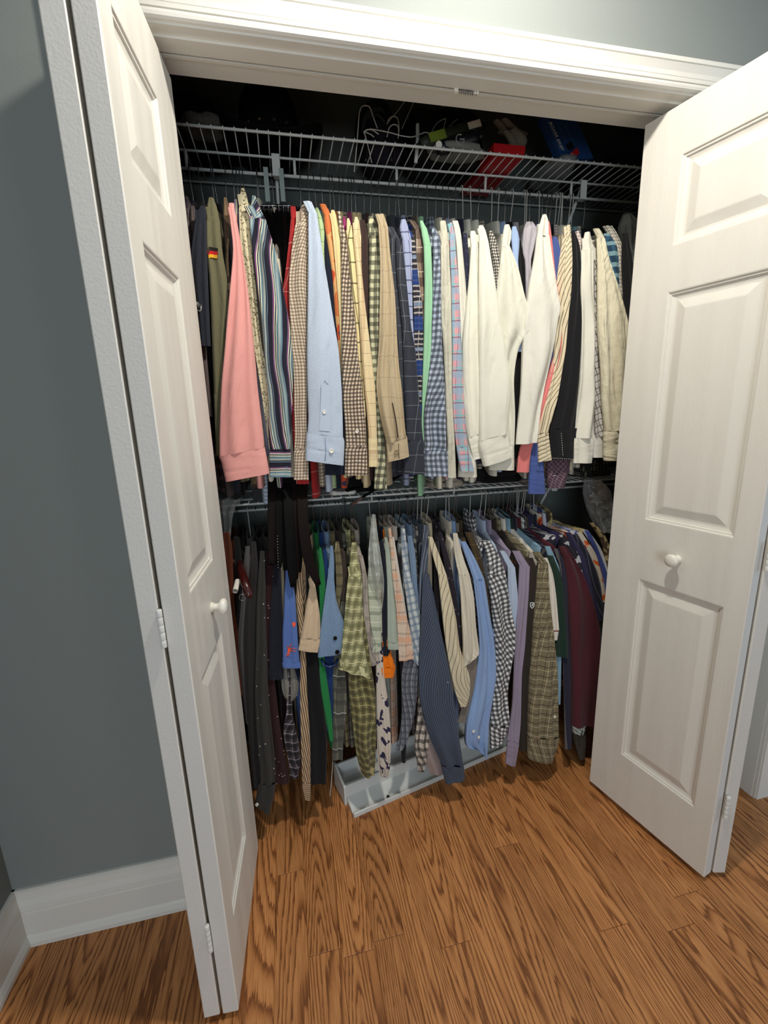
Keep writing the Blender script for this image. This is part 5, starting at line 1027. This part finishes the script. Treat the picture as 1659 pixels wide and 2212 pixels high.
cap = root('felt_hat', (-0.165, 1.54, ZS), 'dark felt hat at the far left end of upper shelf', 'hat', 'things on the upper shelf')
m = MB(); m.lathe((-0.190, 1.55, ZS+0.004), (0, 0, 1), [(0.080, 0), (0.082, 0.03), (0.078, 0.08), (0.068, 0.115), (0.045, 0.13), (0.002, 0.126)], 24); m.build('crown', FELT, cap, True)
m = MB(); P = []
for rr, dz in ((0.080, 0), (0.10, 0.002), (0.125, 0.012), (0.127, 0.015), (0.10, 0.006), (0.080, 0.004)):
    P.append([Vector((-0.190+rr*1.05*math.cos(t*math.pi/16), 1.55+min(rr, 0.115)*math.sin(t*math.pi/16), ZS+0.002+dz*(1+0.8*math.cos(t*math.pi/16)))) for t in range(32)])
P.append(P[0]); m.grid(P, True); m.build('brim', FELT, cap, True)
def lump(desc, name, c, rad, mat, seed, part='cloth_bundle', cat='bundle', sq=0.8):
    r = root(name, (c[0], c[1], c[2]-rad[2]), desc, cat, 'things on the upper shelf'); rn = random.Random(seed); ph = [rn.uniform(0, 6.28) for _ in range(6)]
    P = []; UV = []
    for i in range(15):
        v = math.pi*(i+0.02)/14.04; row = []; uu = []
        for j in range(28):
            u = 2*math.pi*j/28
            k = 1+0.10*math.sin(3*u+ph[0]+2*v)+0.07*math.sin(5*u+ph[1]-3*v)+0.05*math.sin(9*u+ph[2]+5*v)
            f = lambda q: math.copysign(abs(q)**sq, q)
            row.append(Vector((c[0]+rad[0]*k*f(math.cos(u))*f(math.sin(v)), c[1]+rad[1]*min(k, 1.04)*f(math.sin(u))*f(math.sin(v)), c[2]+rad[2]*f(math.cos(v))*(k if math.cos(v) > 0 else 1)))); uu.append((j*0.02, i*0.02))
        P.append(row); UV.append(uu)
    skin(part, P, UV, mat, r); return r
lump('grey woollen scarf heaped on the shelf at left', 'wool_scarf', (-0.150, 1.445, ZS+0.022), (0.05, 0.05, 0.022), fabric('grey_wool', (72, 68, 62), noise=0.3, weave=3), 3, cat='scarf')
bagm = simple('black_nylon', (17, 17, 20), 0.55, 0.3, bump=0.5, bscale=40)
lump('black nylon bag in the middle of the upper shelf', 'nylon_bag', (0.56, 1.56, ZS+0.085), (0.13, 0.085, 0.085), bagm, 5, 'bag_body', 'bag', 0.6)
lump('dark purple bag behind the white wire hangers', 'cloth_bag', (0.36, 1.58, ZS+0.075), (0.06, 0.075, 0.075), simple('dark_purple_cloth', (34, 29, 38), 0.9), 6, 'bag_body', 'bag', 0.7)
lump('dark jumble of clothes at the right end of upper shelf', 'clothes_bundle', (1.17, 1.57, ZS+0.05), (0.13, 0.09, 0.05), BLACK, 8)
lump('crumpled white plastic bag below the blue box', 'plastic_sack', (0.93, 1.52, ZS+0.022), (0.05, 0.10, 0.022), simple('white_sack', (120, 122, 122), 0.45, 0.5, bump=0.8, bscale=40), 9, 'sack', 'bag')
lump('pale grey paper bundle left of the red box', 'paper_bundle', (0.56, 1.44, ZS+0.016), (0.085, 0.045, 0.016), simple('grey_paper', (120, 122, 116), 0.8, bump=0.6, bscale=30), 10, 'paper', 'bundle')
rc = root('red_tin', (0.606, 1.585, ZS+0.165), 'red tin standing on top of the black nylon bag', 'tin', 'things on the upper shelf')
REDM = simple('red_gloss', (176, 26, 30), 0.4, 0.4)
m = MB(); m.lathe((0.606, 1.585, ZS+0.160), (0.05, 0, 1), [(0.038, 0), (0.038, 0.064)], 24); m.build('tin_body', REDM, rc, True)
m = MB(); m.lathe((0.609, 1.585, ZS+0.224), (0.05, 0, 1), [(0.039, 0), (0.0395, 0.004), (0.039, 0.012), (0.034, 0.013)], 24); m.build('tin_lid', REDM, rc, True)
rb_ = root('red_box', (0.725, 1.52, ZS), 'long red gift box lying front to back on the shelf', 'box', 'things on the upper shelf')
x0, x1 = at(1062, 330, 1.42).x, at(1128, 330, 1.42).x
m = MB(); m.box((x0, 1.405, ZS), (x1, 1.655, ZS+0.028)); m.build('box_base', REDM, rb_)
m = MB(); m.box((x0-0.001, 1.404, ZS+0.016), (x1+0.001, 1.656, ZS+0.031)); m.build('box_lid', REDM, rb_)
def umbrella(desc, a, b, mat, label_px, txt=None, lab=True):
    r = root('folded_umbrella', a, desc, 'umbrella', 'things on the upper shelf'); a = Vector(a); b = Vector(b)
    m = MB(); rr = []
    Q = [a.lerp(b, t/10) for t in range(11)]; m.tube(Q, [0.012, 0.017, 0.019, 0.020, 0.021, 0.021, 0.0215, 0.022, 0.022, 0.021, 0.016], 14); m.build('canopy_roll', mat, r, True)
    m = MB(); d = (b-a).normalized(); m.tube([b, b+d*0.008, b+d*0.03], [0.009, 0.010, 0.010], 10); m.build('handle', BLACKW, r, True)
    m = MB(); m.tube([a-d*0.001, a-d*0.02], [0.006, 0.004], 8); m.build('tip', BLACKW, r, True)
    return r, a, b, d
um1, a, b, d = umbrella('lime and black folded umbrella with white label', at(908, 312, 1.42), at(1028, 276, 1.45), simple('olive_nylon', (46, 50, 40), 0.5, 0.4), None)
side = d.cross(Vector((0, 1, 0))).normalized()
m = MB(); P = [[a.lerp(b, t)+Vector((0, -0.0225, 0))*1+side*s for s in (-0.012, 0, 0.012)] for t in (0.12, 0.25, 0.4)]; m.grid(P); m.build('lime_panel', simple('lime_nylon', (120, 140, 52), 0.5), um1)
m = MB(); P = [[a.lerp(b, t)+Vector((0, -0.0235, 0))+side*s for s in (-0.009, 0, 0.009)] for t in (0.80, 0.92, 1.03)]; m.grid(P); m.build('paper_label', KNOBW, um1)
EMB = simple('emblem_grey', (150, 150, 148), 0.6)
um2, a, b, d = umbrella('black folded umbrella with round white emblem', at(945, 324, 1.415), at(1030, 296, 1.425), simple('black_nylon_glossy', (24, 24, 32), 0.4, 0.5), None)
def text_obj(txt, name, size, origin, ux, uy, mat, parent, ext=0.0004):
    c = bpy.data.curves.new(name, 'FONT'); c.body = txt; c.size = size; c.extrude = ext; c.align_x = 'LEFT'
    o = bpy.data.objects.new(name, c); COL.objects.link(o)
    dg = bpy.context.evaluated_depsgraph_get(); me = bpy.data.meshes.new_from_object(o.evaluated_get(dg)); bpy.data.objects.remove(o)
    ux = Vector(ux).normalized(); uy = Vector(uy).normalized(); uz = ux.cross(uy); base = org(parent)
    for v in me.vertices: q = v.co; v.co = Vector(origin)+ux*q.x+uy*q.y+uz*q.z-base
    me.materials.clear(); me.materials.append(mat)
    t = bpy.data.objects.new(name, me); return link(t, parent)
cc = at(994, 301, 1.395); fw_ = (Vector(cc)-Vector(CAM)).normalized()
m = MB(); ring = [cc+d*(0.0125*math.cos(t*math.pi/12))+Vector((-d.z, 0, d.x)).normalized()*(0.0125*math.sin(t*math.pi/12)) for t in range(3, 25)]; m.tube(ring, 0.0016, 5); m.build('round_emblem', EMB, um2, True)
m = MB(); m.box((cc.x-0.001, cc.y-0.001, cc.z-0.001), (cc.x+0.011, cc.y+0.001, cc.z+0.002)); m.build('emblem_bar', EMB, um2)
cc = at(948, 313, 1.392); m = MB(); m.lathe(cc, (0, -1, -0.2), [(0.0095, -0.002), (0.0095, 0.001), (0.002, 0.0012)], 16); m.build('round_badge', KNOBW, um2)
gl = root('knit_glove', at(1105, 300, 1.45), 'grey knitted glove with open cuff lying on the red box', 'glove', 'things on the upper shelf')
GK = fabric('grey_glove_knit', (120, 114, 102), [(0.006, 0.002, (84, 80, 72), .6)], noise=0.3, weave=3)
for rows_ in ([(1066, 262, 1100, 258), (1076, 275, 1112, 270), (1086, 286, 1126, 284), (1092, 292, 1140, 290)], [(1086, 286, 1120, 280), (1096, 300, 1136, 294), (1101, 314, 1138, 308), (1106, 326, 1128, 324)]):
    r_, u_ = loft_rings(rows_, 1.44 if rows_[0][0] < 1080 else 1.425, 0.02, 1.0, 0.008, 0.004, 3); skin('knit_cuff', r_, u_, GK, gl, rim=0.01)
# the blue underwear pack
A_, B_, D_ = at(1172, 252, 1.45), at(1238, 250, 1.45), at(1214, 345, 1.45)
u_ = (B_-A_).normalized(); v_ = (D_-A_).normalized(); nb = u_.cross(v_).normalized()
if nb.y < 0: nb = -nb
W_, H_ = 0.112, (D_-A_).length
bb = root('underwear_box', D_, 'blue cardboard underwear pack tilted on the shelf, BOXER BRIEF lettering', 'box', 'things on the upper shelf')
Pq = lambda s, t, q: A_+u_*s+v_*t+nb*q
BLUEC = simple('blue_card', (32, 70, 124), 0.5, 0.4)
m = MB(); m.add([Pq(0, 0, 0), Pq(W_, 0, 0), Pq(W_, H_, 0), Pq(0, H_, 0), Pq(0, 0, .03), Pq(W_, 0, .03), Pq(W_, H_, .03), Pq(0, H_, .03)], [(0, 1, 2, 3), (7, 6, 5, 4), (0, 4, 5, 1), (1, 5, 6, 2), (2, 6, 7, 3), (3, 7, 4, 0)]); m.build('box_body', BLUEC, bb)
text_obj('BOXER BRIEF', 'lettering', 0.0150, Pq(0.012, 0.016, -0.0006), v_, u_, simple('white_print', (210, 214, 220), 0.6), bb)
PALEB = simple('pale_blue_print', (90, 120, 160), 0.6)
for (s, t0, t1) in ((0.007, 0.010, 0.100), (0.040, 0.02, 0.075), (0.062, 0.03, 0.09)):
    m = MB()
    t = t0
    while t < t1:
        m.add([Pq(s, t, -.0005), Pq(s+.0022, t, -.0005), Pq(s+.0022, t+.006, -.0005), Pq(s, t+.006, -.0005)], [(0, 1, 2, 3)]); t += 0.0085
    tag(m.build('fine_print', PALEB, bb), kind='stuff')
m = MB(); m.add([Pq(s, t, -.0005) for s, t in ((0.034, 0.088), (0.060, 0.076), (0.063, 0.096), (0.037, 0.106))], [(0, 1, 2, 3)]); m.build('dark_panel', simple('dark_print', (16, 20, 30), 0.6), bb)
rt = root('red_tag_box', at(1234, 330, 1.43), 'small red box in front of the blue underwear pack', 'box', 'things on the upper shelf')
m = MB(); q = [at(1218, 346, 1.428), at(1246, 318, 1.428), at(1252, 330, 1.428), at(1236, 347, 1.428)]; m.add(q+[p+Vector((0.004, 0.014, 0)) for p in q], [(0, 1, 2, 3), (7, 6, 5, 4), (0, 4, 5, 1), (1, 5, 6, 2), (2, 6, 7, 3), (3, 7, 4, 0)]); m.build('box_body', REDM, rt)
m = MB(); m.add([q[0].lerp(q[1], 0.45)+Vector((0, -.001, 0)), q[0].lerp(q[1], 0.6)+Vector((0, -.001, 0)), q[3].lerp(q[2], 0.6)+Vector((0, -.001, 0)), q[3].lerp(q[2], 0.45)+Vector((0, -.001, 0))], [(0, 1, 2, 3)]); m.build('label_strip', simple('pink_strip', (214, 90, 96), 0.5), rt)
# loose white wire hangers and black hangers
def wirehang(desc, pts, r=0.0015, mat=WWIRE, name='wire_hanger', part='hanger_wire'):
    g = root(name, at(*pts[0]), desc, 'hanger', 'loose hangers on the upper shelf'); P = crom([tuple(at(*p)) for p in pts], max(16, 6*len(pts)))
    m = MB(); m.tube(P, r, 6); m.build(part, mat, g, True); return g
wirehang('white wire hanger with tall hook, leftmost on the shelf', [(765, 372, 1.42), (771, 310, 1.42), (776, 245, 1.43), (781, 231, 1.43), (790, 228, 1.435), (799, 232, 1.44), (806, 252, 1.44), (815, 277, 1.44)])
wirehang('white wire hanger hook behind the front one', [(836, 268, 1.47), (841, 256, 1.47), (850, 251, 1.47), (859, 256, 1.47), (862, 276, 1.47), (860, 300, 1.47)])
wirehang('white wire hanger hook standing lower in the middle', [(836, 296, 1.44), (841, 276, 1.44), (850, 269, 1.44), (859, 272, 1.44), (861, 284, 1.44), (860, 298, 1.44)])
wirehang('white wire hanger lying across with a long wavy bar', [(818, 290, 1.43), (806, 282, 1.43), (793, 280, 1.425), (786, 285, 1.42), (800, 279, 1.42), (840, 286, 1.42), (866, 293, 1.42), (889, 296, 1.42), (905, 291, 1.43), (918, 286, 1.43), (928, 288, 1.43)])
wirehang('white wire hanger drooping down through the shelf front', [(803, 352, 1.46), (796, 320, 1.43), (788, 290, 1.42), (786, 285, 1.42), (800, 290, 1.43), (808, 296, 1.43)])
wirehang('white wire hanger bent over the red tin', [(931, 288, 1.44), (942, 268, 1.46), (955, 259, 1.47), (963, 257, 1.47), (960, 270, 1.47), (957, 282, 1.46)])
wirehang('white wire hanger with its hook right of the tin', [(964, 280, 1.46), (980, 264, 1.47), (995, 254, 1.48), (1008, 250, 1.48), (1016, 255, 1.48), (1014, 264, 1.48), (1008, 271, 1.48)])
wirehang('straight wire leaning up to the header, left one', [(838, 264, 1.48), (858, 241, 1.50), (876, 216, 1.52)])
wirehang('straight wire leaning up to the header, right one', [(868, 278, 1.48), (882, 247, 1.50), (896, 214, 1.52)])
wirehang('thick black padded hanger with rounded loop', [(782, 350, 1.52), (774, 300, 1.52), (778, 250, 1.52), (800, 226, 1.52), (824, 222, 1.52), (838, 240, 1.52), (848, 268, 1.52)], 0.010, BLACKP, 'padded_hanger', 'padded_arm')
wirehang('black plastic hanger standing beside the padded one', [(790, 350, 1.50), (800, 268, 1.50), (812, 246, 1.50), (830, 262, 1.50), (842, 300, 1.50), (846, 350, 1.50)], 0.006, BLACKW, 'plastic_hanger', 'hanger_arm')
wirehang('white plastic tube standing right of the loose hangers', [(902, 268, 1.46), (902, 300, 1.45), (900, 330, 1.44), (898, 352, 1.44)], 0.0055, WIRE, 'plastic_tube', 'tube')
